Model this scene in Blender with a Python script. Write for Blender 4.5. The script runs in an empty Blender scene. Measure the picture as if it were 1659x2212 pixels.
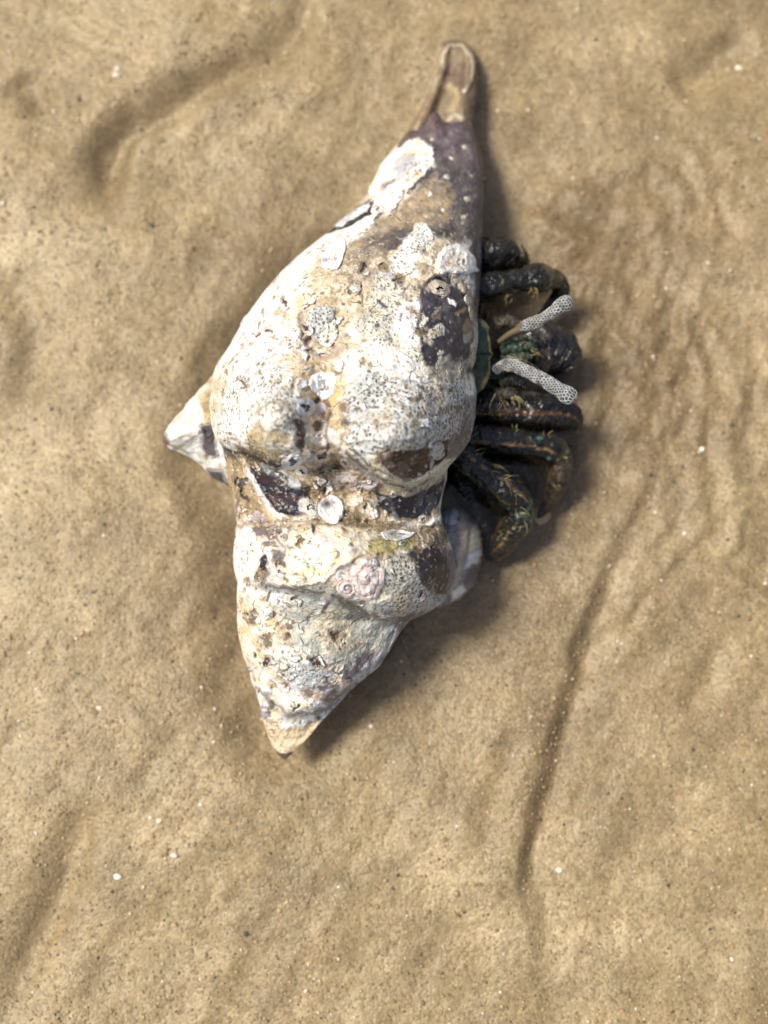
import bpy, math, random
import numpy as np
from mathutils import Matrix, Vector

S = bpy.context.scene
C = S.collection
rng = np.random.default_rng(7)
random.seed(7)

# ------------------------------------------------------------------ camera
# authoring space: (px, py) of a 1659 x 2212 grid lying on the sand plus a height, 1 unit = U metres
U = 0.125 / 1659.0
D = 0.215
TILT = math.radians(9.0)
cam_d = bpy.data.cameras.new("camera")
cam = bpy.data.objects.new("camera", cam_d); C.objects.link(cam)
CP = np.array([0.0, -math.sin(TILT) * D, math.cos(TILT) * D])
cam.location = CP.tolist()
cam.rotation_euler = (TILT, 0, 0)
cam_d.sensor_fit = 'HORIZONTAL'; cam_d.sensor_width = 36.0
cam_d.lens = 36.0 * D / 0.125
cam_d.clip_start = 0.004; cam_d.clip_end = 200.0
cam_d.dof.use_dof = True
cam_d.dof.focus_distance = D - 370 * U
cam_d.dof.aperture_fstop = 16.0
S.camera = cam
S.render.resolution_x = 768; S.render.resolution_y = 1024

# ------------------------------------------------------------------ light
SUN_EL = math.radians(60)
SUN_DIR = np.array([-1.0, 0.26, 0.0]); SUN_DIR /= np.linalg.norm(SUN_DIR)
world = bpy.data.worlds.new("World"); S.world = world; world.use_nodes = True
wn = world.node_tree.nodes; wl = world.node_tree.links
bg = wn.get('Background') or wn.new('ShaderNodeBackground')
sky = wn.new('ShaderNodeTexSky'); sky.sky_type = 'NISHITA'; sky.sun_disc = False
sky.sun_elevation = SUN_EL
sky.sun_rotation = math.atan2(SUN_DIR[0], SUN_DIR[1])
sky.dust_density = 2.5
wl.new(sky.outputs[0], bg.inputs[0]); bg.inputs[1].default_value = 0.12
sun_d = bpy.data.lights.new("sun", 'SUN'); sun_d.energy = 3.7; sun_d.angle = math.radians(16)
sun_d.color = (1.0, 0.955, 0.88)
sun = bpy.data.objects.new("sun", sun_d); C.objects.link(sun)
sv = Vector((SUN_DIR[0] * math.cos(SUN_EL), SUN_DIR[1] * math.cos(SUN_EL), math.sin(SUN_EL)))
sun.rotation_euler = sv.to_track_quat('Z', 'Y').to_euler(); sun.location = (0, 0, 1)
vs = S.view_settings
vs.view_transform = 'Standard'; vs.look = 'None'; vs.gamma = 1; vs.exposure = 0.46
vs.use_curve_mapping = False

# ------------------------------------------------------------------ helpers
def P(px, py, z):
    px, py, z = np.broadcast_arrays(np.asarray(px, float), np.asarray(py, float), np.asarray(z, float))
    a = (px - 829.5) * U / D; b = -(py - 1106.0) * U / D
    st, ct = math.sin(TILT), math.cos(TILT)
    dy = st + b * ct; dz = -ct + b * st
    s = (z * U - CP[2]) / dz
    return np.stack([CP[0] + s * a, CP[1] + s * dy, CP[2] + s * dz], -1)

def hsh(ix, iy, iz, seed):
    h = (ix.astype(np.uint32) * np.uint32(374761393) + iy.astype(np.uint32) * np.uint32(668265263)
         + iz.astype(np.uint32) * np.uint32(2147483647 - 1999) + np.uint32((seed * 974711 + 12345) % 4294967291))
    h = (h ^ (h >> np.uint32(13))) * np.uint32(1274126177)
    h = h ^ (h >> np.uint32(16))
    h = h * np.uint32(2246822519); h = h ^ (h >> np.uint32(15))
    return h.astype(np.float64) / 4294967295.0

def vnoise(x, y, z, seed=0):
    x0 = np.floor(x); y0 = np.floor(y); z0 = np.floor(z)
    fx = x - x0; fy = y - y0; fz = z - z0
    fx = fx * fx * fx * (fx * (fx * 6 - 15) + 10); fy = fy * fy * fy * (fy * (fy * 6 - 15) + 10); fz = fz * fz * (3 - 2 * fz)
    X = x0.astype(np.int64); Y = y0.astype(np.int64); Z = z0.astype(np.int64)
    r = 0
    for i in (0, 1):
        wx = fx if i else 1 - fx
        for j in (0, 1):
            wy = fy if j else 1 - fy
            for k in (0, 1):
                wz = fz if k else 1 - fz
                r = r + wx * wy * wz * hsh(X + i + 9000, Y + j + 9000, Z + k + 9000, seed)
    return r * 2 - 1

def fbm(x, y, z, size, octv=4, seed=0, gain=0.5):
    r = 0; a = 1.0; t = 0; f = 1.0 / size
    for o in range(octv):
        r = r + a * vnoise(x * f + 13.1 * o, y * f - 7.7 * o, z * f, seed + o * 17)
        t += a; a *= gain; f *= 2.03
    return r / t * 1.6

def sstep(a, b, x):
    t = np.clip((x - a) / (b - a), 0, 1)
    return t * t * (3 - 2 * t)

def seg_dist(x, y, pts):
    """distance to an open polyline and the signed side of the nearest segment, plus the arc parameter"""
    best = np.full(np.shape(x), 1e9); side = np.zeros(np.shape(x)); par = np.zeros(np.shape(x))
    n = len(pts) - 1
    for i in range(n):
        ax, ay = pts[i]; bx, by = pts[i + 1]
        dx, dy = bx - ax, by - ay; L2 = dx * dx + dy * dy
        t = np.clip(((x - ax) * dx + (y - ay) * dy) / L2, 0, 1)
        qx = x - (ax + t * dx); qy = y - (ay + t * dy)
        d = np.hypot(qx, qy)
        m = d < best
        best = np.where(m, d, best); side = np.where(m, np.sign(dx * qy - dy * qx), side); par = np.where(m, (i + t) / n, par)
    return best, side, par

def poly_sd(x, y, poly):
    """signed distance, negative inside"""
    n = len(poly); d = np.full(np.shape(x), 1e9); ins = np.zeros(np.shape(x), bool)
    for i in range(n):
        ax, ay = poly[i]; bx, by = poly[(i + 1) % n]
        dx, dy = bx - ax, by - ay
        t = np.clip(((x - ax) * dx + (y - ay) * dy) / (dx * dx + dy * dy + 1e-9), 0, 1)
        d = np.minimum(d, np.hypot(x - ax - t * dx, y - ay - t * dy))
        c = ((ay > y) != (by > y)) & (x < (bx - ax) * (y - ay) / ((by - ay) if by != ay else 1e-9) + ax)
        ins ^= c
    return np.where(ins, -d, d)

def ell(cx, cy, rx, ry, rot=0, n=18):
    a = math.radians(rot)
    return [(cx + rx * math.cos(t) * math.cos(a) - ry * math.sin(t) * math.sin(a),
             cy + rx * math.cos(t) * math.sin(a) + ry * math.sin(t) * math.cos(a)) for t in [2 * math.pi * i / n for i in range(n)]]

def make_mesh(name, V, F, mat, parent=None, col=None, attrs=None, smooth=True, origin=None):
    """V (n,3) world metres, F (m,4) or (m,3) int"""
    V = np.asarray(V, float); F = np.asarray(F, np.int32)
    o0 = np.array(origin if origin is not None else [V[:, 0].mean(), V[:, 1].mean(), V[:, 2].min()])
    me = bpy.data.meshes.new(name)
    k = F.shape[1]
    me.vertices.add(len(V)); me.vertices.foreach_set('co', (V - o0).astype(np.float32).ravel())
    me.loops.add(F.size); me.loops.foreach_set('vertex_index', F.ravel())
    me.polygons.add(len(F)); me.polygons.foreach_set('loop_start', np.arange(0, F.size, k, dtype=np.int32))
    try: me.polygons.foreach_set('loop_total', np.full(len(F), k, np.int32))
    except Exception: pass
    me.polygons.foreach_set('use_smooth', np.full(len(F), smooth))
    me.update(calc_edges=True)
    if col is not None:
        a = me.attributes.new('col', 'FLOAT_COLOR', 'POINT')
        cc = np.ones((len(V), 4), np.float32); cc[:, :3] = np.clip(col, 0, 1); a.data.foreach_set('color', cc.ravel())
    for kx, vx in (attrs or {}).items():
        a = me.attributes.new(kx, 'FLOAT', 'POINT'); a.data.foreach_set('value', np.asarray(vx, np.float32).ravel())
    if mat: me.materials.append(mat)
    o = bpy.data.objects.new(name, me); C.objects.link(o)
    if parent is not None:
        o.parent = parent
        pw = Vector((0, 0, 0)); q = parent
        while q is not None: pw += q.location; q = q.parent
        o.location = Vector(o0.tolist()) - pw
    else:
        o.location = o0.tolist()
    return o

def thing(name, label, cat, loc):
    o = bpy.data.objects.new(name, None); C.objects.link(o); o.location = Vector([float(v) for v in loc])
    o.empty_display_size = 0.01
    o['label'] = label; o['category'] = cat
    return o

def tag(o, label, cat, group=None):
    o['label'] = label; o['category'] = cat
    if group: o['group'] = group
    return o

def grid_faces(nr, nc, wrap=False, flip=False):
    i = np.arange(nr - 1)[:, None]; j = np.arange(nc if wrap else nc - 1)[None, :]
    j2 = (j + 1) % nc
    F = np.stack([i * nc + j, i * nc + j2, (i + 1) * nc + j2, (i + 1) * nc + j], -1).reshape(-1, 4)
    return F[:, ::-1].copy() if flip else F

# ------------------------------------------------------------------ materials
def new_mat(name):
    m = bpy.data.materials.new(name); m.use_nodes = True
    nt = m.node_tree; b = nt.nodes['Principled BSDF']
    return m, nt, b

def N(nt, typ, **kw):
    n = nt.nodes.new(typ)
    for k, v in kw.items(): setattr(n, k, v)
    return n

def math_node(nt, op, a, b=None, clamp=False):
    n = N(nt, 'ShaderNodeMath', operation=op, use_clamp=clamp)
    for i, v in enumerate((a, b)):
        if v is None: continue
        if isinstance(v, (int, float)): n.inputs[i].default_value = v
        else: nt.links.new(v, n.inputs[i])
    return n.outputs[0]

def ramp(nt, src, stops):
    r = N(nt, 'ShaderNodeValToRGB'); nt.links.new(src, r.inputs[0])
    el = r.color_ramp.elements
    while len(el) < len(stops): el.new(0.5)
    for e, (p, c) in zip(el, stops):
        e.position = p; e.color = (c, c, c, 1) if isinstance(c, (int, float)) else (*c, 1)
    return r.outputs[0]

def mixc(nt, fac, a, b, mode='MIX'):
    n = N(nt, 'ShaderNodeMix', data_type='RGBA', blend_type=mode)
    if isinstance(fac, (int, float)): n.inputs[0].default_value = fac
    else: nt.links.new(fac, n.inputs[0])
    for i, v in ((6, a), (7, b)):
        if isinstance(v, tuple): n.inputs[i].default_value = (*v, 1)
        else: nt.links.new(v, n.inputs[i])
    return n.outputs[2]

def attr(nt, name):
    return N(nt, 'ShaderNodeAttribute', attribute_name=name)

def shell_material(name, cell=0.00062):
    m, nt, b = new_mat(name); L = nt.links.new
    tc = N(nt, 'ShaderNodeTexCoord'); obj = tc.outputs['Object']
    ca = attr(nt, 'col').outputs['Color']; br = attr(nt, 'bry').outputs['Fac']; gl = attr(nt, 'gls').outputs['Fac']
    n1 = N(nt, 'ShaderNodeTexNoise'); L(obj, n1.inputs['Vector']); n1.inputs['Scale'].default_value = 700; n1.inputs['Detail'].default_value = 6; n1.inputs['Roughness'].default_value = 0.65
    n2 = N(nt, 'ShaderNodeTexNoise'); L(obj, n2.inputs['Vector']); n2.inputs['Scale'].default_value = 2600; n2.inputs['Detail'].default_value = 3
    warp = N(nt, 'ShaderNodeTexNoise'); L(obj, warp.inputs['Vector']); warp.inputs['Scale'].default_value = 180
    wv = N(nt, 'ShaderNodeVectorMath', operation='MULTIPLY_ADD'); L(warp.outputs['Color'], wv.inputs[0]); wv.inputs[1].default_value = (0.0012,) * 3; L(obj, wv.inputs[2])
    sc = N(nt, 'ShaderNodeVectorMath', operation='MULTIPLY'); L(wv.outputs[0], sc.inputs[0]); sc.inputs[1].default_value = (1.25, 0.85, 0.9)
    vo = N(nt, 'ShaderNodeTexVoronoi', feature='F1'); L(sc.outputs[0], vo.inputs['Vector']); vo.inputs['Scale'].default_value = 1 / cell; vo.inputs['Randomness'].default_value = 0.8
    ve = N(nt, 'ShaderNodeTexVoronoi', feature='DISTANCE_TO_EDGE'); L(sc.outputs[0], ve.inputs['Vector']); ve.inputs['Scale'].default_value = 1 / cell; ve.inputs['Randomness'].default_value = 0.8
    # pit = 1 inside a zooid opening
    pit = math_node(nt, 'MULTIPLY', ramp(nt, vo.outputs['Distance'], [(0.30, 1.0), (0.50, 0.0)]), ramp(nt, ve.outputs['Distance'], [(0.05, 0.0), (0.16, 1.0)]))
    cs = N(nt, 'ShaderNodeSeparateColor'); L(vo.outputs['Color'], cs.inputs[0])
    pv = math_node(nt, 'MULTIPLY', pit, ramp(nt, cs.outputs[0], [(0.1, 0.6), (0.7, 1.0)]))
    nb_ = N(nt, 'ShaderNodeTexNoise'); L(obj, nb_.inputs['Vector']); nb_.inputs['Scale'].default_value = 210; nb_.inputs['Detail'].default_value = 3
    pv = math_node(nt, 'MULTIPLY', pv, ramp(nt, nb_.outputs['Fac'], [(0.30, 0.25), (0.52, 1.0)]))
    pm = math_node(nt, 'MULTIPLY', pv, br)
    # base colour with grain
    g1 = ramp(nt, n1.outputs['Fac'], [(0.30, 0.62), (0.50, 0.98), (0.75, 1.12)])
    c1 = mixc(nt, 0.8, ca, g1, 'MULTIPLY')
    stain = ramp(nt, n1.outputs['Color'], [(0.3, (0.72, 0.58, 0.42)), (0.55, (1, 1, 1))])
    c1 = mixc(nt, 0.35, c1, stain, 'MULTIPLY')
    c2 = mixc(nt, math_node(nt, 'MULTIPLY', pm, 1.0, True), c1, (0.09, 0.08, 0.06))
    # scattered black pinholes and cracks
    vp = N(nt, 'ShaderNodeTexVoronoi', feature='F1'); L(obj, vp.inputs['Vector']); vp.inputs['Scale'].default_value = 520
    hole = ramp(nt, vp.outputs['Distance'], [(0.13, 1.0), (0.22, 0.0)])
    cs2 = N(nt, 'ShaderNodeSeparateColor'); L(vp.outputs['Color'], cs2.inputs[0])
    hole = math_node(nt, 'MULTIPLY', hole, ramp(nt, cs2.outputs[1], [(0.66, 0.0), (0.74, 1.0)]))
    vc = N(nt, 'ShaderNodeTexVoronoi', feature='DISTANCE_TO_EDGE'); L(wv.outputs[0], vc.inputs['Vector']); vc.inputs['Scale'].default_value = 330
    crack = math_node(nt, 'MULTIPLY', ramp(nt, vc.outputs['Distance'], [(0.0, 1.0), (0.05, 0.0)]), ramp(nt, n1.outputs['Fac'], [(0.5, 0.0), (0.6, 1.0)]))
    dk = math_node(nt, 'MAXIMUM', hole, crack)
    inv = math_node(nt, 'SUBTRACT', 1.0, gl, True)
    dk = math_node(nt, 'MULTIPLY', dk, inv)
    c3 = mixc(nt, math_node(nt, 'MULTIPLY', dk, 0.75), c2, (0.10, 0.07, 0.045))
    L(c3, b.inputs['Base Color'])
    rgh = math_node(nt, 'SUBTRACT', 0.62, math_node(nt, 'MULTIPLY', gl, 0.42))
    L(rgh, b.inputs['Roughness'])
    h = math_node(nt, 'MULTIPLY', n1.outputs['Fac'], 1.2)
    h = math_node(nt, 'ADD', h, math_node(nt, 'MULTIPLY', n2.outputs['Fac'], 0.4))
    h = math_node(nt, 'MULTIPLY', h, ramp(nt, gl, [(0.0, 1.0), (1.0, 0.25)]))
    h = math_node(nt, 'SUBTRACT', h, math_node(nt, 'MULTIPLY', pm, 0.5))
    h = math_node(nt, 'SUBTRACT', h, math_node(nt, 'MULTIPLY', dk, 0.6))
    bu = N(nt, 'ShaderNodeBump'); bu.inputs['Strength'].default_value = 0.8; bu.inputs['Distance'].default_value = 0.00035
    L(h, bu.inputs['Height']); L(bu.outputs[0], b.inputs['Normal'])
    b.inputs['Specular IOR Level'].default_value = 0.28
    return m

def crab_material():
    m, nt, b = new_mat('crab_cuticle'); L = nt.links.new
    tc = N(nt, 'ShaderNodeTexCoord'); obj = tc.outputs['Object']
    ca = attr(nt, 'col').outputs['Color']
    n1 = N(nt, 'ShaderNodeTexNoise'); L(obj, n1.inputs['Vector']); n1.inputs['Scale'].default_value = 900; n1.inputs['Detail'].default_value = 5
    g = ramp(nt, n1.outputs['Fac'], [(0.35, 0.30), (0.7, 1.15)])
    L(mixc(nt, 1.0, ca, g, 'MULTIPLY'), b.inputs['Base Color'])
    L(ramp(nt, n1.outputs['Fac'], [(0.35, 0.16), (0.65, 0.45)]), b.inputs['Roughness'])
    v = N(nt, 'ShaderNodeTexVoronoi'); L(obj, v.inputs['Vector']); v.inputs['Scale'].default_value = 1100
    h = math_node(nt, 'ADD', n1.outputs['Fac'], math_node(nt, 'MULTIPLY', v.outputs['Distance'], -0.6))
    bu = N(nt, 'ShaderNodeBump'); bu.inputs['Strength'].default_value = 0.75; bu.inputs['Distance'].default_value = 0.0003
    L(h, bu.inputs['Height']); L(bu.outputs[0], b.inputs['Normal'])
    b.inputs['Specular IOR Level'].default_value = 0.38
    return m

def crust_material():
    m, nt, b = new_mat('moss_animal_crust'); L = nt.links.new
    L(attr(nt, 'col').outputs['Color'], b.inputs['Base Color'])
    b.inputs['Roughness'].default_value = 0.55
    return m

def sand_material():
    m, nt, b = new_mat('wet_sand'); L = nt.links.new
    tc = N(nt, 'ShaderNodeTexCoord'); obj = tc.outputs['Object']
    big = N(nt, 'ShaderNodeTexNoise'); L(obj, big.inputs['Vector']); big.inputs['Scale'].default_value = 38; big.inputs['Detail'].default_value = 5; big.inputs['Roughness'].default_value = 0.6
    mid = N(nt, 'ShaderNodeTexNoise'); L(obj, mid.inputs['Vector']); mid.inputs['Scale'].default_value = 420; mid.inputs['Detail'].default_value = 4; mid.inputs['Roughness'].default_value = 0.7
    fine = N(nt, 'ShaderNodeTexNoise'); L(obj, fine.inputs['Vector']); fine.inputs['Scale'].default_value = 2400; fine.inputs['Detail'].default_value = 2
    vg = N(nt, 'ShaderNodeTexVoronoi', feature='F1'); L(obj, vg.inputs['Vector']); vg.inputs['Scale'].default_value = 2300
    cs = N(nt, 'ShaderNodeSeparateColor'); L(vg.outputs['Color'], cs.inputs[0])
    base = ramp(nt, big.outputs['Fac'], [(0.30, (0.225, 0.180, 0.110)), (0.50, (0.320, 0.260, 0.162)), (0.70, (0.430, 0.365, 0.255))])
    md = ramp(nt, mid.outputs['Fac'], [(0.25, (0.70, 0.68, 0.62)), (0.5, (0.98, 0.98, 0.97)), (0.75, (1.18, 1.15, 1.12))])
    c = mixc(nt, 0.75, base, md, 'MULTIPLY')
    c = mixc(nt, math_node(nt, 'MULTIPLY', attr(nt, 'shade_tint').outputs['Fac'], 0.75), c, (0.175, 0.130, 0.078))  # mixes the painted shade into the sand colour
    m2 = N(nt, 'ShaderNodeTexNoise'); L(obj, m2.inputs['Vector']); m2.inputs['Scale'].default_value = 130; m2.inputs['Detail'].default_value = 3
    c = mixc(nt, 0.6, c, ramp(nt, m2.outputs['Fac'], [(0.3, (0.72, 0.73, 0.72)), (0.5, (1, 1, 1)), (0.7, (1.22, 1.20, 1.15))]), 'MULTIPLY')
    gr = ramp(nt, cs.outputs[0], [(0.0, (0.48, 0.45, 0.40)), (0.25, (0.86, 0.83, 0.76)), (0.7, (1.05, 1.03, 1.0)), (0.93, (1.35, 1.35, 1.35))])
    c = mixc(nt, 0.62, c, gr, 'MULTIPLY')
    L(c, b.inputs['Base Color'])
    b.inputs['Roughness'].default_value = 0.42
    b.inputs['Specular IOR Level'].default_value = 0.35
    h = math_node(nt, 'ADD', math_node(nt, 'MULTIPLY', vg.outputs['Distance'], -0.9), math_node(nt, 'MULTIPLY', mid.outputs['Fac'], 1.5))
    h = math_node(nt, 'ADD', h, math_node(nt, 'MULTIPLY', fine.outputs['Fac'], 0.4))
    bu = N(nt, 'ShaderNodeBump'); bu.inputs['Strength'].default_value = 0.34; bu.inputs['Distance'].default_value = 0.0003
    L(h, bu.inputs['Height']); L(bu.outputs[0], b.inputs['Normal'])
    return m

def grain_material():
    m, nt, b = new_mat('sand_grains'); L = nt.links.new
    L(attr(nt, 'col').outputs['Color'], b.inputs['Base Color'])
    b.inputs['Roughness'].default_value = 0.35; b.inputs['Specular IOR Level'].default_value = 0.5
    return m

def water_material():
    m = bpy.data.materials.new('shallow_water'); m.use_nodes = True; nt = m.node_tree; L = nt.links.new
    nt.nodes.clear()
    out = N(nt, 'ShaderNodeOutputMaterial')
    tr = N(nt, 'ShaderNodeBsdfTransparent'); tr.inputs[0].default_value = (0.95, 0.925, 0.87, 1)
    gl = N(nt, 'ShaderNodeBsdfGlossy'); gl.inputs['Roughness'].default_value = 0.03
    fr = N(nt, 'ShaderNodeFresnel'); fr.inputs['IOR'].default_value = 1.333
    tc = N(nt, 'ShaderNodeTexCoord')
    n = N(nt, 'ShaderNodeTexNoise'); L(tc.outputs['Object'], n.inputs['Vector']); n.inputs['Scale'].default_value = 45; n.inputs['Detail'].default_value = 2
    bu = N(nt, 'ShaderNodeBump'); bu.inputs['Strength'].default_value = 0.05; bu.inputs['Distance'].default_value = 0.002
    L(n.outputs['Fac'], bu.inputs['Height']); L(bu.outputs[0], gl.inputs['Normal']); L(bu.outputs[0], fr.inputs['Normal'])
    mx = N(nt, 'ShaderNodeMixShader'); L(fr.outputs[0], mx.inputs[0]); L(tr.outputs[0], mx.inputs[1]); L(gl.outputs[0], mx.inputs[2])
    L(mx.outputs[0], out.inputs['Surface'])
    return m

M_SHELL = shell_material('encrusted_shell')
M_CRAB = crab_material()
M_CRUST = crust_material()
M_SAND = sand_material()
M_GRAIN = grain_material()
M_WATER = water_material()

# ------------------------------------------------------------------ sand
SHELL_FOOT = [(960, 110), (1010, 110), (1020, 560), (1160, 640), (1200, 900), (1100, 1180), (1010, 1280), (850, 1360), (660, 1580), (600, 1590), (540, 1450), (520, 1150), (440, 1000), (500, 800), (640, 600), (800, 450), (900, 280)]
def sand_h(x, y):
    z0 = np.zeros_like(x)
    h = 14 * fbm(x, y, z0, 420, 4, 3)
    h += 5 * fbm(x * 1.0 + 0.5 * y, y * 0.45, z0, 120, 3, 5)
    h += 1.3 * fbm(x, y, z0, 26, 3, 6)
    wx = x + 12 * fbm(x, y, z0, 150, 3, 8); wy = y + 12 * fbm(x, y, z0, 150, 3, 9)
    # trough, upper left
    d, s, p = seg_dist(wx, wy, [(640, -30), (560, 50), (480, 95), (400, 140), (300, 185), (225, 235), (205, 300), (212, 370), (235, 430)])
    amp = 66 * sstep(1.02, 0.72, p) * (0.45 + 0.55 * sstep(0, 0.5, p))
    h -= amp * np.exp(-(d / 42) ** 2)
    h += 9 * np.where(s > 0, 0, 1) * np.exp(-((d - 50) / 40) ** 2)
    # step groove, lower right
    d, s, p = seg_dist(wx, wy, [(1440, 1010), (1395, 1065), (1345, 1150), (1300, 1260), (1240, 1420), (1190, 1580), (1160, 1690), (1130, 1800), (1118, 1870), (1135, 1940), (1150, 2060), (1140, 2260)])
    sd = d * s   # sign checked below: + is the left side of the travel direction (image y down)
    f = sstep(0.0, 0.38, p) * (0.25 + 0.75 * sstep(1.0, 0.62, p))
    h += f * 33 * np.exp(-((sd + 0) / 170) ** 2) * sstep(-26, 24, sd)
    h -= f * 8 * np.exp(-((sd + 16) / 30) ** 2)
    # fainter parallel one
    d, s, p = seg_dist(wx, wy, [(1120, 1560), (1080, 1660), (1045, 1760), (1025, 1850)])
    h -= 13 * np.exp(-(d / 28) ** 2) * sstep(0, 0.2, p) * sstep(1, 0.8, p)
    # curved flow marks on the right
    for pts, a, w in (([(1490, 1235), (1560, 1240), (1620, 1285), (1700, 1350)], 8, 18),
                      ([(1440, 560), (1470, 640), (1455, 740), (1400, 820)], -9, 24),
                      ([(1540, 430), (1570, 380), (1600, 470), (1560, 560)], -8, 20),
                      ([(1100, 430), (1180, 440), (1250, 490), (1290, 560)], 9, 26),
                      ([(1290, 700), (1330, 760), (1330, 880)], -8, 25),
                      ([(1560, 1360), (1500, 1480), (1440, 1560)], -9, 32),
                      ([(1380, 600), (1330, 680), (1370, 770)], 7, 22),
                      ([(1480, 130), (1560, 80), (1700, -10)], -20, 45),
                      ([(-20, 90), (40, 140), (60, 200)], -14, 34),
                      ([(-40, 570), (30, 610), (60, 700), (20, 900)], -13, 42),
                      ([(250, 1690), (190, 1800), (150, 1930), (90, 2060), (20, 2200)], -17, 38),
                      ([(1620, 2230), (1650, 2050), (1640, 1800)], -10, 45)):
        d, s, p = seg_dist(wx, wy, pts)
        h += 1.7 * a * np.exp(-(d / w) ** 2) * sstep(0, 0.3, p) * sstep(1, 0.7, p)
    # scratchy disturbed patch beside the crab
    m = np.exp(-(((x - 1400) / 260) ** 2 + ((y - 760) / 420) ** 2))
    h += m * 12 * fbm(x + 0.4 * y, y * 0.5 - 0.2 * x, z0, 60, 3, 44)
    # fine curved ripples fanning out beside the crab
    rr = np.hypot(x - 1180, (y - 900) * 0.8) + 40 * fbm(x, y, z0, 160, 3, 46)
    m = sstep(1120, 1300, x) * sstep(150, 350, y) * sstep(1650, 1300, y)
    h += m * 4.0 * np.sin(rr / 13.0) * sstep(-0.1, 0.5, fbm(x, y, z0, 190, 2, 47))
    # scoured hollow round the shell, sand banked at its ends
    near = (np.abs(x - 800) < 900) & (np.abs(y - 950) < 1300)
    sd = np.full(x.shape, 900.0); sd[near] = poly_sd(x[near] + 14 * fbm(x[near], y[near], z0[near], 120, 2, 12), y[near], SHELL_FOOT)
    dep = (30 + 34 * sstep(900, 600, x)) * (0.25 + 0.75 * sstep(250, 650, y))
    h -= 0.8 * dep * sstep(125, -10, sd)
    r = np.hypot(x - 830, y - 1106)
    far = sstep(3000, 12000, r)
    return h * (1 - far) + 120 * far * fbm(x, y, z0, 6000, 3, 77)

def axis(lo, hi, n_in, far, n_out):
    inn = np.linspace(lo, hi, n_in); st = inn[1] - inn[0]
    g = np.geomspace(st, far, n_out)
    return np.concatenate([(lo - g)[::-1], inn, hi + g])
ax = axis(-260, 1920, 560, 9e5, 60); ay = axis(-260, 2480, 700, 9e5, 60)
GX, GY = np.meshgrid(ax, ay)
xf, yf = GX.ravel(), GY.ravel()
V = np.stack([(xf - 829.5) * U, -(yf - 1106) * U, sand_h(xf, yf) * U], -1)
# (px,py) on the flat sand plane -> plain metric grid; the small tilt of the camera is handled in P()
shade_tint = np.exp(-(((xf - 1330) / 290) ** 2 + ((yf - 720) / 560) ** 2)) + 0.5 * np.exp(-(((xf - 640) / 260) ** 2 + ((yf - 900) / 620) ** 2)) + 0.55 * np.exp(-(((xf - 1150) / 330) ** 2 + ((yf - 1500) / 230) ** 2))  # shade round the crab and shell, painted into the sand as darker brown
shade_tint = shade_tint + 0.55 * np.exp(-(((xf - 480) / 130) ** 2 + ((yf - 1230) / 330) ** 2)) + 0.5 * np.exp(-(((xf - 620) / 130) ** 2 + ((yf - 520) / 220) ** 2)) + 1.0 * np.exp(-(((xf - 1180) / 150) ** 2 + ((yf - 860) / 340) ** 2))
shade_tint = np.clip(shade_tint + 0.35 * fbm(xf, yf, 0 * xf, 130, 4, 70), 0, 1) * sstep(3000, 2000, np.hypot(xf - 830, yf - 1106))
sand = make_mesh('sand_ground', V, grid_faces(len(ay), len(ax), flip=True), M_SAND, origin=(0, 0, 0), attrs={'shade_tint': shade_tint})
sand['kind'] = 'structure'; sand['label'] = 'rippled wet tan sand with dark and white specks'

def plane_xy(px, py):
    """authoring pixel on the tilted picture -> metric sand grid coordinate"""
    w = P(px, py, 0)
    return w[..., 0] / U + 829.5, -w[..., 1] / U + 1106

# ------------------------------------------------------------------ shell
Lk = [(262, 897), (300, 868), (330, 846), (365, 818), (420, 793), (445, 770), (475, 740), (510, 700), (550, 648), (585, 610), (635, 568), (690, 528), (745, 498), (785, 470), (815, 458), (860, 455), (910, 455), (945, 462), (970, 475), (1000, 482), (1040, 488), (1090, 500), (1120, 505), (1160, 510), (1200, 507), (1240, 510), (1290, 505), (1340, 508), (1380, 515), (1420, 526), (1450, 540), (1490, 550), (1530, 560), (1560, 567), (1590, 577), (1612, 587), (1630, 601), (1641, 612)]
Rk = [(262, 1022), (290, 1026), (320, 1037), (360, 1043), (420, 1044), (500, 1041), (600, 1037), (680, 1031), (740, 1031), (800, 1021), (850, 1029), (900, 1025), (950, 1010), (985, 990), (1005, 973), (1035, 971), (1070, 962), (1100, 957), (1130, 962), (1170, 972), (1220, 980), (1260, 975), (1300, 955), (1322, 925), (1340, 890), (1370, 868), (1405, 848), (1440, 820), (1465, 790), (1490, 760), (1525, 730), (1555, 700), (1590, 670), (1620, 640), (1641, 616)]
def knots(k, y): a = np.array(k, float); return np.interp(y, a[:, 0], a[:, 1])

SHOULDER = [(440, 900), (470, 950), (530, 975), (590, 1000), (660, 1005), (720, 985), (780, 1005), (830, 1035), (880, 1050), (930, 1030), (980, 995), (1060, 940)]
SUT1 = [(480, 1130), (560, 1135), (680, 1128), (780, 1130), (860, 1140), (930, 1140), (1000, 1120)]
SH2 = [(480, 1235), (560, 1262), (640, 1272), (740, 1298), (830, 1338), (900, 1336), (990, 1300)]
SH3 = [(500, 1455), (560, 1495), (620, 1545), (680, 1545), (740, 1500), (800, 1462), (860, 1440)]

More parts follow.
